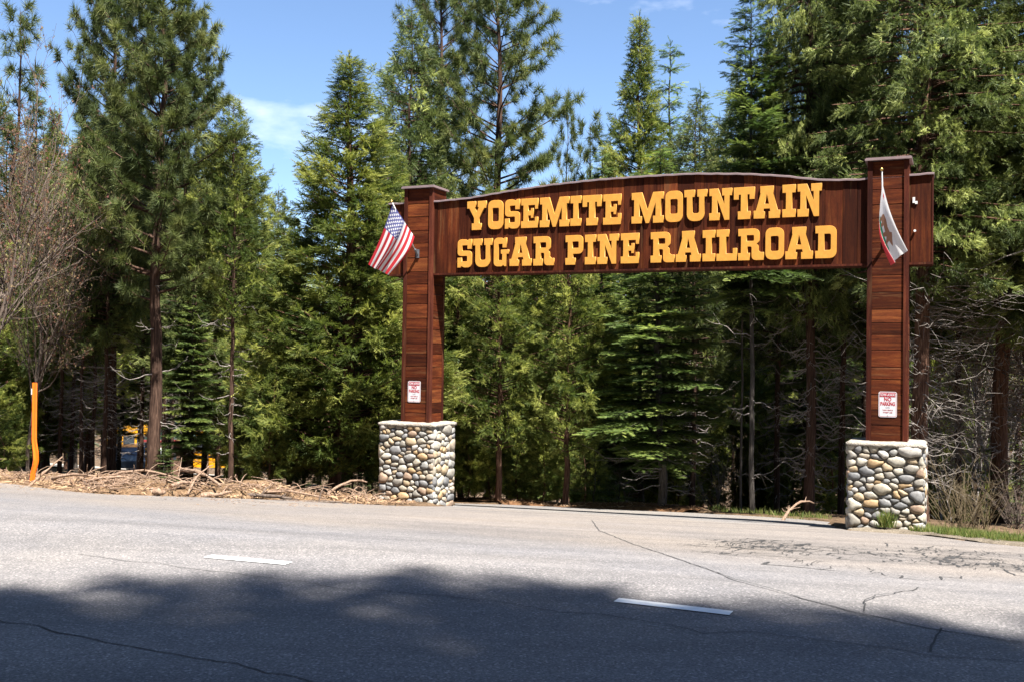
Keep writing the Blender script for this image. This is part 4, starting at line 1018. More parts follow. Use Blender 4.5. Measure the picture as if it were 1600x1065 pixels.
('cedar_a', -3.92, 41.77, 11.83, 1.19, 5.54, 'background conifer in the middle rows of the forest behind the arch', 'middle forest rows behind the arch'),
('cedar_b', -2.32, 36.2, 10.64, 1.2, 4.19, 'background conifer in the middle rows of the forest behind the arch', 'middle forest rows behind the arch'),
('cedar_a', -36.17, 63.54, 21.29, 1.29, 4.54, 'background conifer in the farthest rows of the forest left of the arch', 'far forest rows left of the arch'),
('fir_a', -33.26, 60.19, 20.73, 1.28, 6.03, 'background conifer in the farthest rows of the forest left of the arch', 'far forest rows left of the arch'),
('cedar_a', -36.25, 68.21, 24.99, 1.12, 4.89, 'background conifer in the farthest rows of the forest left of the arch', 'far forest rows left of the arch'),
('cedar_a', -25.91, 50.85, 15.59, 1.35, 3.37, 'background conifer in the farthest rows of the forest left of the arch', 'far forest rows left of the arch'),
('fir_a', -28.62, 58.88, 18.15, 1.36, 0.45, 'background conifer in the farthest rows of the forest left of the arch', 'far forest rows left of the arch'),
('dark_a', -28.5, 61.96, 18.87, 1.26, 0.76, 'background conifer in the farthest rows of the forest left of the arch', 'far forest rows left of the arch'),
('dark_a', -31.74, 69.87, 22.66, 1.42, 1.5, 'background conifer in the farthest rows of the forest left of the arch', 'far forest rows left of the arch'),
('cedar_a', -22.32, 51.55, 16.33, 1.48, 3.34, 'background conifer in the farthest rows of the forest left of the arch', 'far forest rows left of the arch'),
('dark_a', -23.81, 57.81, 18.0, 1.71, 0.23, 'background conifer in the farthest rows of the forest left of the arch', 'far forest rows left of the arch'),
('fir_a', -23.35, 59.12, 17.29, 1.67, 0.67, 'background conifer in the farthest rows of the forest left of the arch', 'far forest rows left of the arch'),
('cedar_b', -20.89, 57.51, 15.46, 1.69, 1.93, 'background conifer in the farthest rows of the forest left of the arch', 'far forest rows left of the arch'),
('dark_a', -18.71, 53.05, 14.14, 1.49, 2.54, 'background conifer in the farthest rows of the forest left of the arch', 'far forest rows left of the arch'),
('dark_a', -16.28, 49.2, 16.47, 1.64, 2.71, 'background conifer in the farthest rows of the forest left of the arch', 'far forest rows left of the arch'),
('dark_a', -19.77, 62.64, 18.66, 1.47, 4.35, 'background conifer in the farthest rows of the forest left of the arch', 'far forest rows left of the arch'),
('dark_a', -15.42, 52.08, 17.81, 1.69, 6.11, 'background conifer in the farthest rows of the forest left of the arch', 'far forest rows left of the arch'),
('dark_a', -14.35, 53.38, 17.01, 1.21, 2.11, 'background conifer in the farthest rows of the forest left of the arch', 'far forest rows left of the arch'),
('fir_a', -13.86, 54.14, 10.83, 1.41, 0.03, 'background conifer in the farthest rows of the forest left of the arch', 'far forest rows left of the arch'),
('dark_a', -11.67, 49.97, 10.56, 1.34, 1.88, 'background conifer in the farthest rows of the forest left of the arch', 'far forest rows left of the arch'),
('fir_a', -10.39, 49.86, 9.67, 1.5, 4.5, 'background conifer in the farthest rows of the forest left of the arch', 'far forest rows left of the arch'),
('cedar_b', -10.46, 56.57, 12.21, 1.19, 4.55, 'background conifer in the farthest rows of the forest left of the arch', 'far forest rows left of the arch'),
('fir_a', -8.26, 48.96, 9.84, 1.48, 4.61, 'background conifer in the farthest rows of the forest left of the arch', 'far forest rows left of the arch'),
('dark_a', -7.48, 51.06, 13.4, 1.6, 3.67, 'background conifer in the farthest rows of the forest left of the arch', 'far forest rows left of the arch'),
('dark_a', -7.92, 63.02, 18.77, 1.13, 4.0, 'background conifer in the farthest rows of the forest left of the arch', 'far forest rows left of the arch'),
('dark_a', -5.9, 56.29, 18.4, 1.48, 4.27, 'background conifer in the farthest rows of the forest left of the arch', 'far forest rows left of the arch'),
('fir_a', -4.43, 48.07, 13.54, 1.65, 0.58, 'background conifer in the farthest rows of the forest behind the arch', 'far forest rows behind the arch'),
('cedar_a', -4.64, 64.41, 18.23, 1.24, 4.75, 'background conifer in the farthest rows of the forest behind the arch', 'far forest rows behind the arch'),
('dark_a', -2.31, 42.5, 11.7, 1.39, 4.29, 'background conifer in the middle rows of the forest behind the arch', 'middle forest rows behind the arch'),
('fir_a', -0.92, 42.17, 13.77, 1.3, 4.09, 'background conifer in the middle rows of the forest behind the arch', 'middle forest rows behind the arch'),
('cedar_b', 0.07, 42.21, 12.82, 1.26, 4.22, 'background conifer in the middle rows of the forest behind the arch', 'middle forest rows behind the arch'),
('cedar_b', 1.12, 42.76, 13.01, 1.38, 4.82, 'background conifer in the middle rows of the forest behind the arch', 'middle forest rows behind the arch'),
('cedar_b', 2.29, 41.49, 13.74, 1.11, 2.88, 'background conifer in the middle rows of the forest behind the arch', 'middle forest rows behind the arch'),
('fir_a', 3.52, 45.68, 16.45, 1.66, 5.84, 'background conifer in the middle rows of the forest behind the arch', 'middle forest rows behind the arch'),
('cedar_a', 3.34, 36.9, 12.9, 1.18, 5.15, 'background conifer in the middle rows of the forest behind the arch', 'middle forest rows behind the arch'),
('cedar_b', 5.45, 44.87, 16.3, 1.34, 1.0, 'background conifer in the middle rows of the forest behind the arch', 'middle forest rows behind the arch'),
('cedar_b', 6.54, 42.82, 14.47, 1.31, 1.98, 'background conifer in the middle rows of the forest behind the arch', 'middle forest rows behind the arch'),
('dark_a', 6.32, 36.02, 11.68, 1.67, 1.23, 'background conifer in the middle rows of the forest behind the arch', 'middle forest rows behind the arch'),
('cedar_b', 8.14, 43.4, 16.19, 1.71, 3.7, 'background conifer in the middle rows of the forest behind the arch', 'middle forest rows behind the arch'),
('dark_a', 8.76, 40.28, 19.15, 1.13, 4.16, 'background conifer in the middle rows of the forest behind the arch', 'middle forest rows behind the arch'),
('cedar_a', 9.22, 37.49, 16.11, 1.22, 2.34, 'background conifer in the middle rows of the forest behind the arch', 'middle forest rows behind the arch'),
('fir_a', 12.35, 44.84, 18.66, 1.44, 4.52, 'background conifer in the middle rows of the forest behind the arch', 'middle forest rows behind the arch'),
('dark_a', 12.4, 43.32, 17.41, 1.63, 3.05, 'background conifer in the middle rows of the forest behind the arch', 'middle forest rows behind the arch'),
('cedar_a', 13.44, 41.5, 18.26, 1.28, 4.64, 'background conifer in the middle rows of the forest behind the arch', 'middle forest rows behind the arch'),
('fir_a', 13.48, 38.6, 17.42, 1.51, 0.75, 'background conifer in the middle rows of the forest right of the arch', 'middle forest rows right of the arch'),
('fir_a', 13.55, 36.75, 14.43, 1.23, 5.69, 'background conifer in the middle rows of the forest right of the arch', 'middle forest rows right of the arch'),
('dark_a', 16.14, 40.5, 18.91, 1.21, 3.49, 'background conifer in the middle rows of the forest right of the arch', 'middle forest rows right of the arch'),
('cedar_b', 16.39, 39.68, 15.11, 1.33, 4.68, 'background conifer in the middle rows of the forest right of the arch', 'middle forest rows right of the arch'),
('cedar_a', 16.87, 38.7, 13.0, 1.18, 3.16, 'background conifer in the middle rows of the forest right of the arch', 'middle forest rows right of the arch'),
('cedar_b', 20.82, 44.63, 16.32, 1.49, 2.71, 'background conifer in the middle rows of the forest right of the arch', 'middle forest rows right of the arch'),
('cedar_b', 21.47, 44.14, 15.53, 1.69, 3.08, 'background conifer in the middle rows of the forest right of the arch', 'middle forest rows right of the arch'),
('cedar_b', 22.98, 45.3, 15.8, 1.25, 0.68, 'background conifer in the middle rows of the forest right of the arch', 'middle forest rows right of the arch'),
('dark_a', 21.97, 41.22, 13.53, 1.62, 5.62, 'background conifer in the middle rows of the forest right of the arch', 'middle forest rows right of the arch'),
('dark_a', 24.36, 43.77, 14.94, 1.49, 1.91, 'background conifer in the middle rows of the forest right of the arch', 'middle forest rows right of the arch'),
('dark_a', -3.1, 55.54, 16.16, 1.16, 1.89, 'background conifer in the farthest rows of the forest behind the arch', 'far forest rows behind the arch'),
('dark_a', -1.03, 54.22, 15.64, 1.11, 1.89, 'background conifer in the farthest rows of the forest behind the arch', 'far forest rows behind the arch'),
('cedar_b', -0.13, 71.1, 20.18, 1.42, 3.44, 'background conifer in the farthest rows of the forest behind the arch', 'far forest rows behind the arch'),
('fir_a', 0.96, 59.06, 19.97, 1.4, 4.24, 'background conifer in the farthest rows of the forest behind the arch', 'far forest rows behind the arch'),
('fir_a', 2.6, 55.66, 15.94, 1.4, 4.37, 'background conifer in the farthest rows of the forest behind the arch', 'far forest rows behind the arch'),
('cedar_a', 4.38, 57.97, 21.9, 1.55, 3.17, 'background conifer in the farthest rows of the forest behind the arch', 'far forest rows behind the arch'),
('fir_a', 6.6, 71.34, 24.05, 1.38, 1.66, 'background conifer in the farthest rows of the forest behind the arch', 'far forest rows behind the arch'),
('fir_a', 6.67, 52.4, 18.33, 1.4, 5.72, 'background conifer in the farthest rows of the forest behind the arch', 'far forest rows behind the arch'),
('dark_a', 8.79, 63.09, 24.02, 1.69, 0.89, 'background conifer in the farthest rows of the forest behind the arch', 'far forest rows behind the arch'),
('cedar_a', 8.4, 51.32, 17.24, 1.55, 6.26, 'background conifer in the farthest rows of the forest behind the arch', 'far forest rows behind the arch'),
('dark_a', 11.53, 57.24, 22.02, 1.39, 1.96, 'background conifer in the farthest rows of the forest behind the arch', 'far forest rows behind the arch'),
('dark_a', 15.26, 68.46, 30.23, 1.1, 1.76, 'background conifer in the farthest rows of the forest behind the arch', 'far forest rows behind the arch'),
('fir_a', 17.17, 71.02, 27.17, 1.33, 4.83, 'background conifer in the farthest rows of the forest behind the arch', 'far forest rows behind the arch'),
('fir_a', 17.98, 67.69, 27.85, 1.33, 5.77, 'background conifer in the farthest rows of the forest behind the arch', 'far forest rows behind the arch'),
('cedar_b', 16.73, 58.01, 28.28, 1.25, 3.93, 'background conifer in the farthest rows of the forest behind the arch', 'far forest rows behind the arch'),
('dark_a', 18.42, 58.26, 23.34, 1.26, 4.69, 'background conifer in the farthest rows of the forest behind the arch', 'far forest rows behind the arch'),
('fir_a', 20.0, 57.46, 22.02, 1.13, 4.69, 'background conifer in the farthest rows of the forest right of the arch', 'far forest rows right of the arch'),
('fir_a', 25.98, 70.33, 28.64, 1.66, 3.98, 'background conifer in the farthest rows of the forest right of the arch', 'far forest rows right of the arch'),
('cedar_b', 20.1, 50.53, 22.14, 1.68, 2.43, 'background conifer in the farthest rows of the forest right of the arch', 'far forest rows right of the arch'),
('fir_a', 24.49, 59.46, 22.95, 1.11, 5.85, 'background conifer in the farthest rows of the forest right of the arch', 'far forest rows right of the arch'),
('cedar_b', 28.52, 65.23, 20.36, 1.32, 4.91, 'background conifer in the farthest rows of the forest right of the arch', 'far forest rows right of the arch'),
('dark_a', 24.91, 54.34, 20.65, 1.39, 3.42, 'background conifer in the farthest rows of the forest right of the arch', 'far forest rows right of the arch'),
('fir_a', 28.75, 59.38, 19.75, 1.16, 3.13, 'background conifer in the farthest rows of the forest right of the arch', 'far forest rows right of the arch'),
('dark_a', 30.92, 59.83, 19.88, 1.24, 3.38, 'background conifer in the farthest rows of the forest right of the arch', 'far forest rows right of the arch'),
('cedar_a', 36.18, 66.71, 23.83, 1.33, 4.64, 'background conifer in the farthest rows of the forest right of the arch', 'far forest rows right of the arch'),
('fir_a', 30.95, 55.44, 17.37, 1.21, 0.41, 'background conifer in the farthest rows of the forest right of the arch', 'far forest rows right of the arch'),
('sap_f', -2.13, 31, 4.41, 1.06, 3.19, 'understory sapling in the shade behind the arch', 'understory saplings behind the arch'),
('sap_c', -1.1, 32, 4.54, 0.98, 0.63, 'understory sapling in the shade behind the arch', 'understory saplings behind the arch'),
('sap_f', -0.19, 30.5, 3.68, 1.05, 0.64, 'understory sapling in the shade behind the arch', 'understory saplings behind the arch'),
('sap_f', 1.24, 33, 5.16, 1.09, 1.45, 'understory sapling in the shade behind the arch', 'understory saplings behind the arch'),
('sap_f', 2.23, 34, 4.84, 1.14, 0.25, 'understory sapling in the shade behind the arch', 'understory saplings behind the arch'),
('sap_f', 3.38, 36, 5.12, 0.94, 0.32, 'understory sapling in the shade behind the arch', 'understory saplings behind the arch'),
('sap_c', 4.62, 37, 4.95, 1.26, 3.66, 'understory sapling in the shade behind the arch', 'understory saplings behind the arch'),
('sap_c', 5.85, 36, 4.38, 1.0, 5.44, 'understory sapling in the shade behind the arch', 'understory saplings behind the arch'),
('sap_f', 7.17, 37, 4.4, 1.12, 4.87, 'understory sapling in the shade behind the arch', 'understory saplings behind the arch'),
('sap_c', 8.31, 38, 4.87, 1.28, 0.66, 'understory sapling in the shade behind the arch', 'understory saplings behind the arch'),
('sap_c', 9.38, 38, 4.69, 1.19, 2.2, 'understory sapling in the shade behind the arch', 'understory saplings behind the arch'),
('sap_c', 9.9, 36, 4.17, 1.0, 0.89, 'understory sapling in the shade behind the arch', 'understory saplings behind the arch'),
('sap_c', 11.25, 36, 4.69, 1.24, 0.24, 'understory sapling in the shade behind the arch', 'understory saplings behind the arch'),
('sap_c', -5.8, 29, 3.85, 0.89, 1.28, 'understory sapling in the shade left of the arch', 'understory saplings left of the arch'),
('sap_c', -4.44, 29, 3.75, 0.94, 2.57, 'understory sapling in the shade left of the arch', 'understory saplings left of the arch'),
('sap_f', -3.76, 28, 3.12, 0.72, 1.96, 'understory sapling in the shade left of the arch', 'understory saplings left of the arch'),
('sap_c', -3.0, 30, 4.15, 0.72, 3.11, 'understory sapling in the shade behind the arch', 'understory saplings behind the arch'),
('sap_f', -7.09, 28, 3.29, 0.68, 0.64, 'understory sapling in the shade left of the arch', 'understory saplings left of the arch'),
('sap_f', -13.88, 30, 3.43, 0.92, 0.97, 'understory sapling in the shade left of the arch', 'understory saplings left of the arch'),
('sap_c', -13.65, 28, 3.9, 0.69, 1.03, 'understory sapling in the shade left of the arch', 'understory saplings left of the arch'),
('sap_c', 14.03, 33, 5.17, 0.88, 6.21, 'understory sapling in the shade right of the arch', 'understory saplings right of the arch'),
('sap_c', 15.51, 34, 4.59, 0.92, 5.99, 'understory sapling in the shade right of the arch', 'understory saplings right of the arch'),
('sap_f', 15.0, 30, 4.29, 0.95, 5.55, 'understory sapling in the shade right of the arch', 'understory saplings right of the arch'),
('sap_f', -6.38, 34, 5.72, 0.96, 5.43, 'understory sapling in the shade left of the arch', 'understory saplings left of the arch'),
('sap_f', -5.03, 35, 6.04, 1.07, 2.45, 'understory sapling in the shade left of the arch', 'understory saplings left of the arch'),
]
BACK = [
('dark_a', 3.5, -4.84, 26.28, 1.9, 4.45),
('cedar_a', 4.28, -4.99, 27.14, 1.9, 5.65),
('fir_a', 4.95, -5.34, 28.35, 1.9, 5.53),
('cedar_b', 6.18, -6.64, 31.76, 1.9, 2.79),
('dark_a', 6.46, -5.77, 29.83, 1.9, 3.89),
('cedar_a', 7.46, -6.24, 30.56, 1.9, 0.68),
('fir_a', 8.37, -7.1, 33.04, 1.9, 1.48),
('cedar_b', 8.51, -7.08, 32.51, 1.9, 3.44),
('dark_a', 9.55, -8.1, 34.15, 1.9, 1.3),
('cedar_a', 9.8, -7.92, 33.21, 1.9, 5.5),
('fir_a', 9.69, -7.34, 31.32, 1.9, 0.96),
('cedar_b', 10.56, -7.68, 32.64, 1.9, 0.83),
('dark_a', 10.9, -8.02, 33.22, 1.9, 0.76),
('cedar_a', 12.08, -9.2, 35.6, 1.9, 5.23),
('fir_a', 11.7, -8.81, 33.5, 1.9, 1.29),
('cedar_b', 10.98, -7.66, 30.12, 1.9, 5.23),
('dark_a', 13.21, -9.37, 35.4, 1.9, 5.77),
('cedar_a', 13.28, -9.13, 34.83, 1.9, 4.07),
('old_a', 3.48, -7.12, 33.4, 1.8, 4.14),
('dark_a', 4.16, -6.92, 33.2, 1.8, 1.79),
('old_a', 4.53, -7.47, 31.4, 1.8, 0.87),
('dark_a', 4.96, -7.85, 31.8, 1.8, 3.62),
('old_a', 5.45, -8.1, 32.7, 1.8, 2.03),
('dark_a', 6.03, -8.15, 33.0, 1.8, 2.88),
('old_a', 6.54, -8.36, 32.2, 1.8, 4.23),
('dark_a', 6.98, -8.72, 33.4, 1.8, 0.14),
('old_a', 7.65, -8.55, 33.1, 1.8, 0.11),
('dark_a', 8.17, -8.75, 31.9, 1.8, 3.47),
('old_a', 8.49, -9.39, 31.1, 1.8, 1.09),
('dark_a', 9.22, -9.09, 31.5, 1.8, 4.53),
('old_a', 9.72, -9.32, 33.4, 1.8, 2.07),
('dark_a', 10.09, -9.85, 32.3, 1.8, 4.65),
('old_a', 10.53, -10.21, 32.9, 1.8, 4.78),
('dark_a', 11.22, -10.01, 31.1, 1.8, 5.67),
('old_a', 11.54, -10.65, 31.9, 1.8, 3.66),
('dark_a', 12.24, -10.41, 31.8, 1.8, 5.55),
('old_a', 12.66, -10.83, 31.8, 1.8, 1.9),
('dark_a', 13.08, -11.25, 31.2, 1.8, 0.89),
('old_a', 13.7, -11.18, 33.5, 1.8, 0.97),
('dark_a', 14.06, -11.75, 33.5, 1.8, 3.2),
('old_a', 14.65, -11.77, 31.6, 1.8, 3.56),
('dark_a', 15.25, -11.76, 32.1, 1.8, 2.53),
('old_a', 15.58, -12.4, 33.3, 1.8, 0.2),
('dark_a', 16.19, -12.37, 33.1, 1.8, 0.78),
('old_a', -17.48, -0.17, 30.7, 4.0, 3.78),
('old_b', -15.69, -0.81, 25.6, 4.0, 2.61),
('old_a', -14.44, -2.74, 30.1, 4.0, 1.77),
('old_b', -12.46, -2.93, 31.0, 4.0, 5.11),
('old_a', -10.3, -2.71, 27.7, 4.0, 2.93),
('old_b', -8.75, -3.91, 27.9, 4.0, 1.75),
('old_a', -7.26, -5.26, 25.9, 4.0, 2.26),
('old_b', -5.05, -4.93, 30.8, 4.0, 3.76),
('old_a', -3.69, -6.58, 27.0, 4.0, 0.53),
('old_b', -2.12, -7.75, 29.7, 4.0, 5.2),
('old_a', -0.3, -8.33, 29.7, 4.0, 4.65),
('old_b', 1.71, -8.47, 29.0, 4.0, 4.56),
('old_a', 3.19, -9.82, 29.2, 4.0, 1.69),
('old_b', 5.03, -10.35, 29.6, 4.0, 4.15),
('old_a', 6.63, -11.45, 30.7, 4.0, 3.9),
('old_b', 8.6, -11.67, 25.1, 4.0, 3.28),
('old_a', 10.09, -13.02, 29.0, 4.0, 2.78),
('old_b', 12.28, -12.73, 28.9, 4.0, 4.79),
('old_a', 13.66, -14.34, 28.9, 4.0, 4.43),
('old_b', 15.78, -14.2, 27.1, 4.0, 5.06),
('old_a', 17.56, -14.87, 29.1, 4.0, 5.86),
('old_b', 19.38, -15.46, 28.1, 4.0, 3.18),
('old_a', 20.5, -17.66, 30.0, 4.0, 5.62),
('old_b', 22.49, -17.84, 29.1, 4.0, 4.32),
('old_a', 24.44, -18.12, 26.0, 4.0, 4.68),
('old_b', 26.07, -19.15, 29.0, 4.0, 2.52),
('old_a', -28.92, -1.49, 31.6, 4.5, 3.82),
('old_b', -26.27, -2.41, 27.2, 4.5, 0.96),
('old_a', -23.92, -4.03, 30.9, 4.5, 1.31),
('old_b', -21.15, -4.68, 30.8, 4.5, 0.25),
('old_a', -18.74, -6.18, 28.4, 4.5, 0.32),
('old_b', -16.44, -7.9, 28.9, 4.5, 1.09),
('old_a', -13.82, -8.89, 27.2, 4.5, 2.79),
('old_b', -11.1, -9.65, 30.7, 4.5, 3.54),
('old_a', -8.63, -11.02, 32.4, 4.5, 0.0),
('old_b', -5.93, -11.81, 28.7, 4.5, 2.46),
('old_a', -3.58, -13.45, 32.0, 4.5, 2.24),
('old_b', -1.07, -14.69, 30.7, 4.5, 0.57),
('old_a', 1.9, -14.86, 29.0, 4.5, 3.49),
('old_b', 4.8, -15.2, 31.9, 4.5, 2.51),
('old_a', 7.26, -16.57, 30.9, 4.5, 2.22),
('old_b', 9.31, -18.91, 30.6, 4.5, 3.38),
('old_a', 12.52, -18.51, 32.8, 4.5, 3.65),
('old_b', 14.62, -20.73, 32.4, 4.5, 0.01),
('old_a', 17.0, -22.28, 30.4, 4.5, 3.69),
('old_b', 19.6, -23.32, 30.8, 4.5, 5.35),
('old_a', 22.36, -23.99, 29.6, 4.5, 1.36),
('old_b', 24.87, -25.25, 32.8, 4.5, 2.28)]

for row in TREES: tree(*row)
# tall trees behind the viewer on the near side of the road: their crowns shade the foreground
for row in BACK: tree(*row, 'tall tree of the near-side rows, standing behind the viewer', 'trees behind the viewer')

_tt = {m.name: len(m.polygons) for m in bpy.data.meshes}
print('POLYS', sum(_tt.values()), {k: (len(v['crown'].polygons) if 'crown' in v else 0) for k, v in PROTO.items()})

# ---------------------------------------------------------------- flags
FONT = {'A': '010101111101101', 'B': '110101110101110', 'C': '011100100100011', 'E': '111100110100111', 'F': '111100110100100', 'I': '111010010010111', 'L': '100100100100111', 'N': '101111111111101', 'O': '010101101101010', 'P': '110101110100100', 'R': '110101110101101', 'U': '101101101101111', ' ': '0' * 15}
def text_mask(U_, V_, txt, x0, x1, y0, y1):
    n = len(txt); fx = (U_ - x0) / (x1 - x0) * n; fy = (y1 - V_) / (y1 - y0) * 5
    ci = np.clip(fx.astype(int), 0, n - 1); cx = ((fx - ci) / .78 * 3).astype(int); cy = fy.astype(int)
    ok = (fx >= 0) & (fx < n) & (fy >= 0) & (fy < 5) & (cx < 3)
    tab = np.array([[int(c) for c in FONT[ch]] for ch in txt])
    return ok & (tab[ci, np.clip(cy, 0, 4) * 3 + np.clip(cx, 0, 2)] > 0)
def inpoly(U_, V_, P):
    c = np.zeros(U_.shape, bool)
    for (x0, y0), (x1, y1) in zip(P, P[1:] + P[:1]):
        if y0 == y1: continue
        c ^= ((y0 > V_) != (y1 > V_)) & (U_ < (x1 - x0) * (V_ - y0) / (y1 - y0) + x0)
    return c
def us_print(s, t):     # s: 0 top edge .. 1 bottom edge, t: along the fly
    col = np.zeros(s.shape + (3,)); k = (s * 13).astype(int).clip(0, 12)
    red = (k % 2) == 0
    col[:] = (.78, .77, .78); col[red] = (.52, .018, .03)
    can = (s < 7 / 13) & (t < .40); col[can] = (.085, .095, .28)
    sy = s / (7 / 13) * 10 - 1; sx = t / .40 * 12 - 1
    iy, ix = np.round(sy), np.round(sx)
    r = np.hypot((sy - iy) * .85, (sx - ix) * .85 * 1.15)
    star = can & (r < .42) & (((iy + ix) % 2) == 0) & (iy >= 0) & (iy <= 8) & (ix >= 0) & (ix <= 10)
    col[star] = (.8, .8, .82)
    return col
BEAR = [(.30, .42), (.31, .55), (.35, .62), (.45, .66), (.55, .64), (.63, .66), (.66, .72), (.70, .70), (.74, .66), (.80, .60), (.82, .55), (.78, .52), (.72, .50), (.72, .40), (.76, .34), (.70, .33), (.66, .42), (.63, .45), (.60, .33), (.54, .33), (.56, .46), (.46, .46), (.44, .34), (.38, .33), (.40, .42), (.36, .42), (.35, .34), (.28, .33)]
STAR = [(.14 + (.055 if k % 2 == 0 else .022) * math.sin(k * PI / 5), .78 + (.085 if k % 2 == 0 else .035) * math.cos(k * PI / 5)) for k in range(10)]
def ca_print(s, t):
    col = np.zeros(s.shape + (3,)); col[:] = (.80, .79, .78); v = 1 - s
    col[v < .17] = (.62, .05, .06)
    col[inpoly(t, v, [(.22, .29), (.28, .37), (.80, .37), (.86, .30), (.7, .235), (.4, .23)])] = (.02, .22, .12)
    col[inpoly(t, v, BEAR)] = (.34, .17, .10)
    col[inpoly(t, v, STAR)] = (.62, .05, .06)
    col[text_mask(t, v, 'CALIFORNIA REPUBLIC', .14, .90, .19, .255)] = (.13, .06, .045)
    return col
def cloth_mat():
    m, n, l, p = new_mat('flag_cloth')
    at = n.new('ShaderNodeAttribute'); at.attribute_name = 'print'
    tc = n.new('ShaderNodeTexCoord'); t = noise(n, l, tc.outputs['Object'], 60, 2)
    r = ramp(n, [(0.3, (0.93, 0.93, 0.93)), (0.7, (1, 1, 1))]); l.new(t.outputs[0], r.inputs[0])
    c = mixc(n, l, 1.0, at.outputs['Color'], r.outputs[0], 'MULTIPLY'); l.new(c.outputs[0], p.inputs['Base Color']); p.inputs['Roughness'].default_value = 0.7
    tr = n.new('ShaderNodeBsdfTranslucent'); ms = n.new('ShaderNodeMixShader'); ms.inputs[0].default_value = .32
    l.new(c.outputs[0], tr.inputs[0]); l.new(p.outputs[0], ms.inputs[1]); l.new(tr.outputs[0], ms.inputs[2]); l.new(ms.outputs[0], n['Material Output'].inputs[0])
    return m
M_CLOTH = cloth_mat(); M_POLE = plain('white_pole', (0.72, 0.71, 0.69), 0.35); M_BRKT = plain('cast_bracket', (0.16, 0.17, 0.19), 0.5, 0.5); M_GOLD = plain('gold_ball', (0.7, 0.5, 0.15), 0.3, 0.9)
def flag(lx, zb, tip, corners, prn, folds, label, fall, ns=110, nt=170):
    """tip and corners in gate coordinates; corners: top/hoist, bottom/hoist, top/fly, bottom/fly"""
    t = empty('flag', (-2.035 + SU[0] * lx, 21.7 + SU[1] * lx, 0), -GA, label, 'flag', 'flags on slanted poles on the gate posts')
    m = MB(); m.box(-.035, .035, -.002, .028 - .001, zb - .09, zb + .09); m.tube([(0, 0, zb - .02), (0, -.10, zb + .08)], .026, 10); m.tube([(-.02, -.004, zb - .06), (-.02, -.012, zb - .06)], .009, 8)
    b = obj('bracket', m.mesh('bracket', (M_BRKT,)), t)
    B0 = np.array([0, -.03, zb + .01]); Tp = np.array(tip) - [lx, 0, 0]
    m = MB(); m.tube([B0, Tp], [.014, .011], 10); obj('pole', m.mesh('pole', (M_POLE,), True), t)
    m = MB(); e = (Tp - B0) / np.linalg.norm(Tp - B0); m.tube([Tp + e * a for a in (0, .012, .03, .048, .06)], [.008, .022, .028, .02, .004], 10); obj('finial', m.mesh('finial', (M_GOLD,), True), t)
    A, Bc, Cc, D = [np.array(q, float) - [lx, 0, 0] for q in corners]
    s, u = np.meshgrid(np.linspace(0, 1, ns), np.linspace(0, 1, nt))
    S3, U3 = s[..., None], u[..., None]
    # pull the cloth into a sagging shape between the four corners
    P = (A * (1 - S3) + Bc * S3) * (1 - U3) + (Cc * (1 - S3) + D * S3) * U3
    across = (Bc - A); down = (Cc - A); nrm = np.cross(across, down); nrm /= np.linalg.norm(nrm)
    amp, freq, ph, curl = folds
    w = amp * np.sin(s * freq * 2 * PI + ph + u * 1.6) * (.18 + .82 * u) + .4 * amp * np.sin(s * freq * 4.3 * PI + 1 + u * 2.5) * u
    P = P + nrm * w[..., None]
    P += np.array(fall)[None, None] * (np.sin(PI * U3) * (.3 + .7 * S3))
    P += np.array([curl, 0, 0]) * (np.sin(u * 3.4 + s * 3) * u * .5)[..., None]
    V = P.reshape(-1, 3); i = np.arange(ns * nt).reshape(nt, ns)
    F = np.stack([i[:-1, :-1], i[:-1, 1:], i[1:, 1:], i[1:, :-1]], -1).reshape(-1, 4)
    me = mesh_np('cloth', V, [F], (M_CLOTH,), True)
    col = prn(s, u).reshape(-1, 3); a = me.attributes.new('print', 'FLOAT_COLOR', 'POINT')
    a.data.foreach_set('color', np.concatenate([col, np.ones((len(col), 1))], 1).astype(np.float32).ravel())
    c = obj('cloth', me, t)
    return t
flag(0.0, 3.80, (-.10, -.92, 4.76), [(-.10, -.90, 4.735), (.10, -.32, 4.12), (-.66, -.86, 3.50), (-.42, -.42, 3.32)], us_print, (.055, 1.7, .5, .05),
     'faded red white and blue striped flag with stars hanging from the left post', (.12, -.04, .0))
flag(9.34, 3.72, (9.335, -.92, 4.84), [(9.335, -.88, 4.70), (9.29, -.52, 4.20), (9.71, -.76, 3.50), (9.46, -.60, 3.27)], ca_print, (.035, 1.2, 2.6, -.02),
     'white flag with bear, green patch and red stripe hanging from the right post', (-.10, -.06, 0))

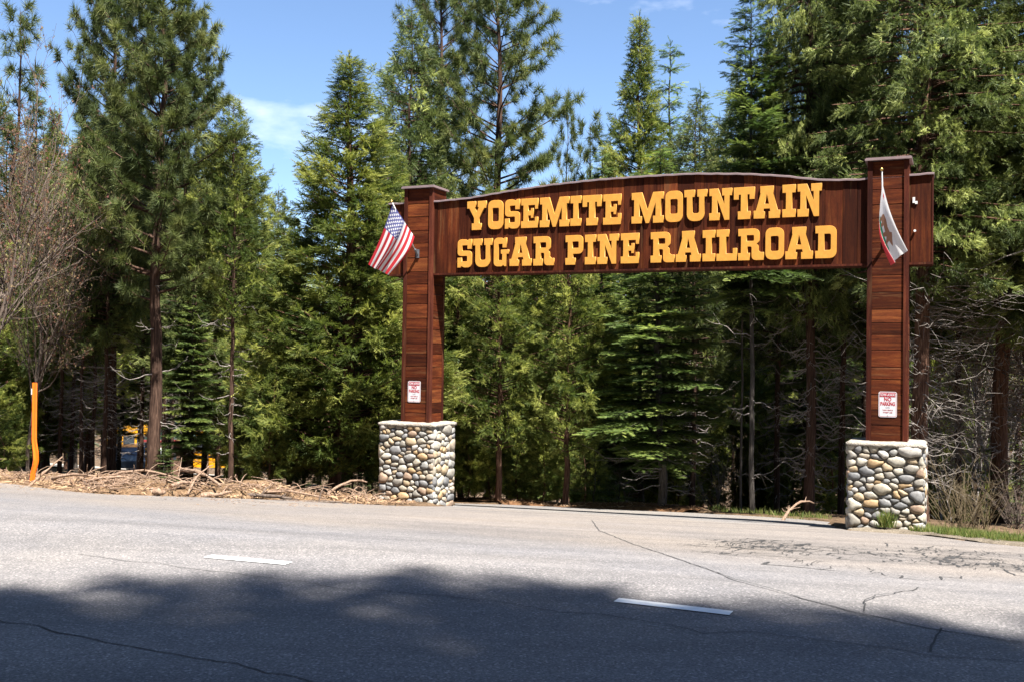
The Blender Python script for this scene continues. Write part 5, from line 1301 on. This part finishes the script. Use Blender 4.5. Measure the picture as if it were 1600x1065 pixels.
# ---------------------------------------------------------------- no parking signs
M_SW = plain('sign_white', (0.62, 0.61, 0.63), 0.4, 0, .03); M_SR = plain('sign_red', (0.40, 0.012, 0.03), 0.4); M_SG = plain('sign_grey_print', (0.25, 0.22, 0.25), 0.5)
def rrect(x0, x1, z0, z1, r, n=5):
    P = []
    for cx, cz, a in ((x1 - r, z1 - r, 0), (x0 + r, z1 - r, PI / 2), (x0 + r, z0 + r, PI), (x1 - r, z0 + r, 1.5 * PI)):
        for k in range(n + 1): P.append((cx + r * math.cos(a + PI / 2 * k / n), cz + r * math.sin(a + PI / 2 * k / n)))
    return P[::-1]
def text_obj(txt, size, mat, parent, x, y, z, name, sx=1.0, bold=.0):
    cu = bpy.data.curves.new(name, 'FONT'); cu.body = txt; cu.size = size; cu.align_x = 'CENTER'; cu.align_y = 'CENTER'; cu.extrude = .0008; cu.offset = bold
    o = bpy.data.objects.new(name, cu); C.objects.link(o); bpy.context.view_layer.update()
    me = bpy.data.meshes.new_from_object(o.evaluated_get(bpy.context.evaluated_depsgraph_get())); bpy.data.objects.remove(o); bpy.data.curves.remove(cu)
    me.materials.clear(); me.materials.append(mat)
    q = obj(name, me, parent); q.location = (x, y, z); q.rotation_euler = (PI / 2, 0, 0); q.scale = (sx, 1, 1); return q
def parking_sign(lx, zc, label):
    t = empty('no_parking_sign', (-2.035 + SU[0] * lx, 21.7 + SU[1] * lx, zc), -GA, label, 'sign', 'no parking signs on the gate posts')
    w, h = .152, .224; y = .020
    m = MB(); m.prism(rrect(-w, w, -h, h, .035), y - .004, y); obj('plate', m.mesh('plate', (M_SW,)), t)
    m = MB(); a, b = rrect(-w + .010, w - .010, -h + .010, h - .010, .028), rrect(-w + .015, w - .015, -h + .015, h - .015, .024); n = len(a)
    V = [(p[0], y - .0052, p[1]) for p in a + b]; m.add(V, [(i, (i + 1) % n, n + (i + 1) % n, n + i) for i in range(n)]); obj('red_border', m.mesh('red_border', (M_SR,)), t)
    m = MB(); m.prism(rrect(-w + .024, w - .024, h - .092, h - .024, .006), y - .0062, y - .0046); obj('red_header', m.mesh('red_header', (M_SR,)), t)
    text_obj('TOW-AWAY', .062, M_SW, t, 0, y - .0075, h - .058, 'lettering', .80, .0012)
    text_obj('NO', .092, M_SR, t, 0, y - .0055, .088, 'lettering', .85, .0025)
    text_obj('PARKING', .088, M_SR, t, 0, y - .0055, .008, 'lettering', .66, .0025)
    text_obj('WITH', .030, M_SG, t, 0, y - .0055, -.058, 'lettering', .9)
    text_obj('YOUR VEHICLE', .030, M_SR, t, 0, y - .0055, -.100, 'lettering', .85)
    text_obj('STREET USE', .030, M_SR, t, 0, y - .0055, -.142, 'lettering', 1.0)
    m = MB()
    for z in (h - .016, -h + .030): m.tube([(0, y - .004, z), (0, y - .010, z)], .007, 8)
    obj('bolt', m.mesh('bolt', (M_STEEL,)), t)
    return t
parking_sign(-.035, .885, 'white no parking sign with red header on the left post, below the striped flag')
parking_sign(9.405, .895, 'white no parking sign with red header on the right post, below the white flag')

# ---------------------------------------------------------------- orange stake
M_OR = plain('orange_plastic', (1.0, 0.17, 0.004), 0.45, 0, .06)
sx_, sy_ = UV(-17.0, 15.25)
st = empty('roadside_marker', (float(sx_), float(sy_), float(terrain(sx_, sy_))), -.2, 'tall bent orange plastic marker stake standing at the left road edge', 'marker stake')
m = MB(); zz = np.linspace(-.15, 2.02, 26); bx = np.interp(zz, [0, .18, .42, .62, .85, 2.02], [-.02, -.015, .055, .045, .005, -.01]); V = []; F = []
for z, b in zip(zz, bx):
    tw = .45 * math.exp(-((z - .45) / .25) ** 2)
    prof_ = [(-.055, .0), (-.040, -.022), (-.012, -.012), (.012, -.012), (.040, -.022), (.055, .0), (.040, -.012), (.012, -.002), (-.012, -.002), (-.040, -.012)]
    for a, c in prof_: V.append((b + a * math.cos(tw) - c * math.sin(tw), a * math.sin(tw) + c, z))
n = 10
for i in range(len(zz) - 1):
    for j in range(n): F.append((i * n + j, i * n + (j + 1) % n, (i + 1) * n + (j + 1) % n, (i + 1) * n + j))
F.append(tuple(range(n - 1, -1, -1))); F.append(tuple(range((len(zz) - 1) * n, len(zz) * n)))
m.add(V, F); obj('blade', m.mesh('blade', (M_OR,)), st)
m = MB(); m.box(-.075, -.055, -.02, .0, 1.78, 1.9); obj('white_tag', m.mesh('white_tag', (M_WHT,)), st)

# ---------------------------------------------------------------- cut litter: chips, needles, branches
M_CHIP = leaf_mat('wood_chips', (0.050, 0.028, 0.017), (0.16, 0.095, 0.052), (0.34, 0.23, 0.135), 0.0, 0)
rs = np.random.RandomState(90)
def scatter_bits(name, uu, vv, sizes, mat, label, thick=.3, zoff=.02, cat='litter', up=.35):
    n = len(uu); x, y = UV(uu, vv); z = np.maximum(terrain(x, y), g(x, y)) + zoff * (.4 + rs.rand(n))
    V0 = np.array([(-.5, -.06, 0), (.5, -.045, 0), (.46, .06, 0), (-.48, .05, 0), (-.42, -.02, .09), (.4, .02, .09)]) ; TF = np.array([[0, 1, 5], [0, 5, 4], [1, 2, 5], [2, 3, 4], [2, 4, 5], [3, 0, 4]])
    L = Leaves(); az = rs.rand(n) * 6.28
    L.add(np.stack([x, y, z], 1), np.stack([np.cos(az), np.sin(az), rs.randn(n) * up], 1), np.stack([rs.randn(n) * .4, rs.randn(n) * .4, np.ones(n)], 1), sizes, rs.rand(n))
    return obj(name, L.mesh(name, mat, V0, TF, rs), kind='stuff', label=label, category=cat)
n = 20000
uu = rs.uniform(-24, -9.9, n); dens_ = (np.exp(-((uu + 13.4) / 3.2) ** 2) + .35) * (.35 + .65 * (fbm(uu, uu * 0, 71, 2.5) > -.2)); keep = rs.rand(n) < dens_; uu = uu[keep]
vv = edge(uu) - .12 + rs.gamma(1.6, .46, len(uu)) - .35 * (np.abs(uu + 13.4) < 2) * rs.rand(len(uu))
ok = ~((uu > -11.35) & (uu < -9.75) & (vv > 18.75) & (vv < 20.0)); uu, vv = uu[ok], vv[ok]
scatter_bits('wood_chips', uu, vv, rs.choice([.035, .06, .10, .22], len(uu), p=[.4, .35, .2, .05]), M_CHIP, 'pale splintered wood chips and needle litter along the left road edge', zoff=.035)
n = 900; scatter_bits('stray_chips', rs.uniform(-20, -9.5, n), rs.uniform(0, 1, n) * 0 + edge(rs.uniform(-20, -9.5, n)) - .3 - rs.gamma(1.2, .3, n), rs.uniform(.02, .06, n), M_CHIP, 'small stray chips scattered on the pavement beside the litter bank', zoff=.008, up=.1)
n = 5000; scatter_bits('forest_litter', rs.uniform(-14, -5.8, n), rs.uniform(25.3, 28, n), rs.uniform(.05, .16, n), M_CHIP, 'brown duff along the back edge of the drive', zoff=.04)
M_LIMB = bark_mat('dead_limb', (0.14, 0.075, 0.05), (0.36, 0.24, 0.165), (0.56, 0.43, 0.33), 2.0)
M_CUT = plain('fresh_cut_wood', (0.36, 0.19, 0.09), 0.8, 0, .2)
def limb(u, v, az, L, r, arc, label, kinks=.05, twigs=3, tilt=0., lift=.1, seed=0, mat=None):
    q = np.random.RandomState(seed); x, y = UV(u, v)
    t = empty('broken_branch', (float(x), float(y), float(terrain(x, y)) + lift), az, label, 'branch', 'broken branches in the roadside litter')
    s = np.linspace(-.5, .5, 9); P = np.stack([L * s, arc[0] * (1 - 4 * s * s), arc[1] * (1 - 4 * s * s) + tilt * L * s], 1) + q.randn(9, 3) * kinks * r * 3
    m = MB(); m.tube(P, r * np.linspace(1.1, .45, 9) * (1 + .12 * q.randn(9)), 7); obj('limb', m.mesh('limb', (mat or M_LIMB,), True), t)
    for k in range(twigs):
        m = MB(); i = q.randint(2, 8); d = np.array([q.uniform(-.3, 1), q.choice([-1, 1]) * q.uniform(.3, .9), q.uniform(-.1, .8)]); d /= np.linalg.norm(d); l_ = L * q.uniform(.12, .35)
        m.tube([P[i], P[i] + d * l_ * .5 + q.randn(3) * .02, P[i] + d * l_], [r * .38, r * .28, r * .12], 5); obj('side_twig', m.mesh('side_twig', (mat or M_LIMB,), True), t)
    m = MB(); m.tube([P[0], P[0] - (P[1] - P[0]) * .04], r * 1.12, 7); obj('cut_end', m.mesh('cut_end', (M_CUT,)), t)
limb(-13.9, 15.0, -.25, 1.9, .035, (.0, .22), 'long pale arching branch over the top of the litter heap', seed=1, twigs=5)
limb(-13.1, 15.6, -.75, 1.5, .05, (.05, .05), 'thick brown branch sloping down toward the big pine trunk', seed=2, twigs=2, tilt=-.12, lift=.15)
limb(-12.6, 15.3, .25, .8, .06, (.0, .0), 'short stout orange-brown log lying at the front of the heap', seed=3, twigs=1, tilt=.12, lift=.12)
limb(-12.9, 14.25, -.5, .3, .085, (0, 0), 'rounded grey stump piece at the foot of the heap', seed=4, twigs=0, lift=.14)
limb(-12.0, 16.6, .2, 1.8, .03, (.0, .16), 'thin pale bowed branch arching above the litter right of the pine', seed=5, twigs=2, lift=.08)
limb(-12.1, 16.1, -.15, 1.3, .05, (.1, .03), 'grey weathered branch lying flat right of the pine trunk', seed=6, twigs=4, mat=M_TWIGB)
limb(-11.4, 16.8, -.05, 1.5, .04, (-.1, .02), 'long grey stick lying on the pavement edge near the pillar', seed=7, twigs=2, mat=M_TWIGB, lift=.06)
limb(-14.9, 14.4, -.3, 1.2, .03, (.05, .1), 'thin brown branch lying at the left end of the heap', seed=8, twigs=5)
limb(-16.3, 14.9, .9, .7, .03, (0, .0), 'short upright stick poking up left of the orange stake', seed=9, twigs=2, tilt=.8, lift=.25)
limb(-12.75, 15.2, 1.2, .75, .022, (.05, .1), 'forked twig standing up from the middle of the heap', seed=10, twigs=4, tilt=.7, lift=.2)
limb(-11.3, 17.9, .5, .9, .035, (0, .15), 'curved reddish branch in the litter left of the pillar', seed=11, twigs=3, tilt=.3, lift=.15)
limb(-12.9, 14.9, .9, .5, .045, (0, .05), 'split chunk of wood at the front right of the heap', seed=12, twigs=1, lift=.10)
limb(-13.6, 14.0, .1, 1.0, .025, (0, .08), 'slim pale stick across the front of the heap', seed=13, twigs=3)
limb(-3.0, 22.6, .6, 1.1, .035, (0, .22), 'pale forked branch lying by the drive edge left of the right pillar', seed=14, twigs=4, tilt=.35, lift=.2)
rq = np.random.RandomState(44); tw = Tubes()
for i in range(420):
    u = rq.uniform(-22, -10.2) if i % 3 else rq.normal(-13.3, 1.2); v = edge(u) + rq.gamma(1.5, .6) - .1
    if -11.4 < u < -9.7 and 18.7 < v < 20.1: continue
    x, y = UV(u, v); z = float(terrain(x, y)) + .05; az = rq.rand() * 6.28; L = rq.uniform(.15, .7)
    s = np.linspace(0, 1, 4)[:, None]; d = np.array([math.cos(az), math.sin(az), rq.uniform(-.05, .35)])
    tw.add(np.array([x, y, z]) + d * L * s + np.array([0, 0, 1]) * rq.uniform(-.1, .2) * s * (1 - s) * 2, rq.uniform(.006, .016), .004, 4)
obj('twig_litter', tw.mesh('twig_litter', M_LIMB), kind='stuff', label='small sticks tangled through the roadside litter bank', category='twigs')

# ---------------------------------------------------------------- grass, brush
M_GRASS = leaf_mat('grass', (0.05, 0.085, 0.018), (0.12, 0.16, 0.035), (0.26, 0.24, 0.09), .4, 0)
M_DRYG = leaf_mat('dry_brush', (0.12, 0.09, 0.05), (0.26, 0.21, 0.11), (0.42, 0.36, 0.22), .2, 0)
def blades(name, x, y, h, mat, label, cat, zoff=0., lean=.35, w=.05):
    n = len(x); z = np.maximum(terrain(x, y), -99) + zoff
    V0 = np.array([(0, -w, 0), (0, w, 0), (.55, w * .7, .03), (.55, -w * .7, .03), (1, 0, .16)]); TF = np.array([[0, 1, 2], [0, 2, 3], [3, 2, 4]])
    L = Leaves(); L.add(np.stack([x, y, z], 1), np.stack([rs.randn(n) * lean, rs.randn(n) * lean, np.ones(n)], 1), rs.randn(n, 3), h, rs.rand(n))
    return obj(name, L.mesh(name, mat, V0, TF, rs), kind='stuff', label=label, category=cat)
n = 26000; uu = rs.uniform(-.6, 6, n); vv = edge(uu) + .25 + rs.gamma(1.6, .55, n); k = fbm(uu, vv, 41, 2.2) > -.35; uu, vv = uu[k], vv[k]
x_, y_ = UV(uu, vv); blades('verge_grass', x_, y_, rs.uniform(.05, .17, len(uu)), M_GRASS, 'green spring grass on the verge right of the right pillar', 'grass', w=.035)
n = 900; uu = rs.uniform(-5.5, -2.4, n); vv = 22.9 + (-uu - 2.4) * .75 + rs.gamma(1.5, .35, n); x_, y_ = UV(uu, vv)
blades('drive_edge_grass', x_, y_, rs.uniform(.05, .16, n), M_GRASS, 'sparse grass along the back edge of the drive left of the right pillar', 'grass', .03)
n = 260; cx, cy = 6.45, 17.62; x_ = cx + rs.randn(n) * .06; y_ = cy + rs.randn(n) * .05
blades('grass_tuft', x_, y_, rs.uniform(.14, .34, n), M_GRASS, 'bright green grass tuft at the front of the right pillar', 'grass', .06, .3, .03)
def brush(x, y, h, n, mat, label, seed, group='dry bushes by the right pillar', name='dry_bush'):
    q = np.random.RandomState(seed); tb = Tubes(); z0 = float(terrain(x, y))
    t = empty(name, (x, y, z0), 0, label, 'bush', group)
    for i in range(n):
        az = q.rand() * 6.28; sp = q.uniform(.1, .75); L = h * q.uniform(.5, 1.1); s = np.linspace(0, 1, 5)[:, None]
        d = np.array([math.cos(az) * sp, math.sin(az) * sp, 1.0]); P = q.randn(3) * (.1, .1, 0) + d * L * s + np.array([math.cos(az), math.sin(az), 0]) * (.18 * L) * s ** 2 + q.randn(5, 3) * .012
        tb.add(P, .007, .002, 3)
        for j in range(4):
            k = q.randint(1, 5); dv = np.array([q.randn(), q.randn(), q.uniform(.3, 1.2)]); dv /= np.linalg.norm(dv); l_ = L * q.uniform(.12, .35)
            tb.add(np.array([P[k], P[k] + dv * l_ * .5 + q.randn(3) * .01, P[k] + dv * l_]), .004, .0015, 3)
    obj('stems', tb.mesh('stems', mat), t)
brush(8.25, 18.9, 1.15, 45, M_DRYG, 'tan dry bush just right of the right pillar', 61)
brush(9.1, 19.8, .9, 40, M_DRYG, 'pale twiggy bush on the verge, a step right of the pillar bush', 62)
brush(10.2, 20.6, 1.2, 45, M_TWIGB, 'grey twiggy bush near the right frame edge', 63)
brush(-7.0, 27.5, 2.2, 60, M_TWIG, 'leafless grey bush between the big pine and the thin cedar', 65, None)

# ---------------------------------------------------------------- far lot: buses, cars, people, kiosk
M_BUSY = plain('bus_yellow', (0.80, 0.36, 0.012), 0.35); M_BLK = plain('black_trim', (0.02, 0.02, 0.022), 0.5); M_GLS = plain('dark_glass', (0.05, 0.06, 0.07), 0.1); M_TYRE = plain('tyre', (0.03, 0.03, 0.03), 0.8)
def ground_pt(px, d): return (px - 800) / 1600 * d, d
def wheel(parent, x, y, z, r, w):
    m = MB(); m.tube([(x, y - w / 2, z), (x, y + w / 2, z)], r, 16); o = obj('wheel', m.mesh('wheel', (M_TYRE,)), parent)
    m = MB(); m.tube([(x, y - w / 2 - .01, z), (x, y + w / 2 + .01, z)], r * .5, 10); obj('rim', m.mesh('rim', (M_STEEL,)), o)
def school_bus(x, y, rot, label):
    t = empty('school_bus', (x, y, float(g(x, y)) + .12), rot, label, 'bus', None)
    m = MB(); m.prism([(-5, .55), (4.0, .55), (4.05, 1.35), (4.0, 2.95), (3.8, 3.08), (-4.85, 3.08), (-5, 2.9)], -1.2, 1.2); m.prism([(4.05, .55), (5.1, .55), (5.15, 1.3), (4.9, 1.5), (4.05, 1.6)], -1.0, 1.0); obj('body', m.mesh('body', (M_BUSY,)), t)
    for s in (-1, 1):
        for k in range(10):
            m = MB(); y0 = s * 1.2; m.box(-4.7 + k * .84, -4.7 + k * .84 + .7, min(y0, y0 + s * .02), max(y0, y0 + s * .02), 1.75, 2.5); obj('window', m.mesh('window', (M_GLS,)), t)
        m = MB(); y0 = s * 1.2; m.box(-4.95, 3.9, min(y0, y0 + s * .03), max(y0, y0 + s * .03), 1.2, 1.3); m.box(-4.95, 3.9, min(y0, y0 + s * .03), max(y0, y0 + s * .03), 1.5, 1.56); obj('rub_rail', m.mesh('rub_rail', (M_BLK,)), t)
    m = MB(); m.box(4.055, 4.075, -1.0, 1.0, 1.75, 2.6); obj('windscreen', m.mesh('windscreen', (M_GLS,)), t)
    m = MB(); m.box(5.15, 5.3, -1.1, 1.1, .45, .75); m.box(-5.15, -5.0, -1.15, 1.15, .45, .75); obj('bumper', m.mesh('bumper', (M_BLK,)), t)
    for wx in (-3.2, 4.3):
        for s in (-1, 1): wheel(t, wx, s * 1.02, .48, .48, .28)
    return t
school_bus(-20.6, 66, .05, 'long yellow bus low behind the trunks right of the big pine')
def car(x, y, rot, col, label):
    mt = plain('car_paint', col, 0.3, .2)
    t = empty('parked_car', (x, y, float(g(x, y)) + .14), rot, label, 'car', 'cars in the far lot')
    m = MB(); m.prism([(-2.2, .35), (2.2, .35), (2.25, .75), (1.3, .95), (.6, 1.42), (-1.2, 1.46), (-1.9, 1.0), (-2.25, .9)], -.88, .88); obj('body', m.mesh('body', (mt,)), t)
    for s in (-1, 1):
        m = MB(); y0 = s * .885; m.prism([(-1.6, .98), (1.0, .98), (.5, 1.35), (-1.15, 1.38)], min(y0, y0 + s * .01), max(y0, y0 + s * .01)); obj('window', m.mesh('window', (M_GLS,)), t)
        for wx in (-1.4, 1.4): wheel(t, wx, s * .78, .33, .33, .22)
        m = MB(); m.box(2.2, 2.26, s * .6 - .15, s * .6 + .15, .62, .75); obj('headlight', m.mesh('headlight', (M_WHT,)), t)
    return t
car(*ground_pt(205, 62), -1.2, (.10, .13, .18), 'dark parked car half hidden behind the trunks left of the big pine')
def person(x, y, shirt, label, face=0., seed=0):
    t = empty('person', (x, y, float(g(x, y)) + .13), face, label, 'person')
    J = {'pel': (0, 0, .95, .13), 'che': (0, .02, 1.3, .15), 'nec': (0, .02, 1.47, .055), 'hea': (0, .03, 1.62, .095), 'top': (0, .03, 1.70, .075),
         'hl': (.1, 0, .9, .09), 'kl': (.11, .03, .5, .06), 'al': (.11, 0, .08, .042), 'tl': (.12, -.16, .04, .035), 'hr': (-.1, 0, .9, .09), 'kr': (-.11, .05, .5, .06), 'ar': (-.12, .12, .08, .042), 'tr': (-.12, -.04, .04, .035),
         'sl': (.19, .02, 1.38, .065), 'el': (.26, .05, 1.1, .045), 'wl': (.25, -.06, .88, .03), 'fl': (.24, -.1, .79, .032), 'sr': (-.19, .02, 1.38, .065), 'er': (-.27, .02, 1.1, .045), 'wr': (-.28, -.1, .9, .03), 'fr': (-.27, -.15, .82, .032)}
    E = ['pel-che', 'che-nec', 'nec-hea', 'hea-top', 'pel-hl', 'hl-kl', 'kl-al', 'al-tl', 'pel-hr', 'hr-kr', 'kr-ar', 'ar-tr', 'che-sl', 'sl-el', 'el-wl', 'wl-fl', 'che-sr', 'sr-er', 'er-wr', 'wr-fr']
    ks = list(J); me = bpy.data.meshes.new('body'); me.from_pydata([J[k][:3] for k in ks], [(ks.index(a), ks.index(b)) for a, b in (e.split('-') for e in E)], [])
    o = bpy.data.objects.new('body', me); C.objects.link(o); md = o.modifiers.new('s', 'SKIN'); o.modifiers.new('u', 'SUBSURF').levels = 1
    for v, k in zip(me.skin_vertices[0].data, ks): v.radius = (J[k][3], J[k][3] * .8)
    me.skin_vertices[0].data[0].use_root = True
    bpy.context.view_layer.update(); m2 = bpy.data.meshes.new_from_object(o.evaluated_get(bpy.context.evaluated_depsgraph_get())); bpy.data.objects.remove(o)
    mats = [plain('skin', (.45, .28, .2), .6), plain('shirt', shirt, .8), plain('trousers', (.06, .09, .18), .8), plain('hair', (.06, .04, .03), .8)]
    m2.materials.clear()
    for q in mats: m2.materials.append(q)
    for p in m2.polygons:
        c = p.center; p.material_index = 3 if (c.z > 1.66 or (c.z > 1.56 and c.y > .08)) else 0 if (c.z > 1.44 or (abs(c.x) > .2 and c.z < 1.12 and c.z > .7)) else 1 if c.z > .93 else 2
        p.use_smooth = True
    m2.name = 'body'; obj('body', m2, t)
person(*ground_pt(255, 60), (.75, .76, .8), 'person in a white shirt standing beyond the big pine trunk', .3)
person(*ground_pt(263, 61), (.12, .25, .55), 'person in a blue shirt standing beside the person in white', -.4)
M_GRN = plain('green_roof', (0.012, 0.07, 0.05), .6); M_REDT = plain('red_trim', (0.28, 0.03, 0.03), .6); M_BRN = plain('brown_wall', (0.16, 0.09, 0.06), .8)
kx, ky = ground_pt(272, 64); kz = float(g(kx, ky)) + .1
k = empty('kiosk', (kx, ky, kz), .2, 'small hut with a dark green roof and red trim beyond the big pine', 'hut')
k.scale = (.75, .75, .85)
m = MB(); m.box(-1.5, 1.5, -1.2, 1.2, 0, 2.5); obj('wall', m.mesh('wall', (M_BRN,)), k)
m = MB(); m.prism([(-2, 2.5), (2, 2.5), (1.9, 2.7), (0, 3.7), (-1.9, 2.7)], -1.7, 1.7); obj('roof', m.mesh('roof', (M_GRN,)), k)
m = MB(); m.box(-2.05, 2.05, -1.76, -1.70, 2.4, 2.58); obj('red_fascia', m.mesh('red_fascia', (M_REDT,)), k)
m = MB(); m.box(-.8, .5, -1.23, -1.2, 1.1, 2.0); obj('window', m.mesh('window', (M_GLS,)), k)
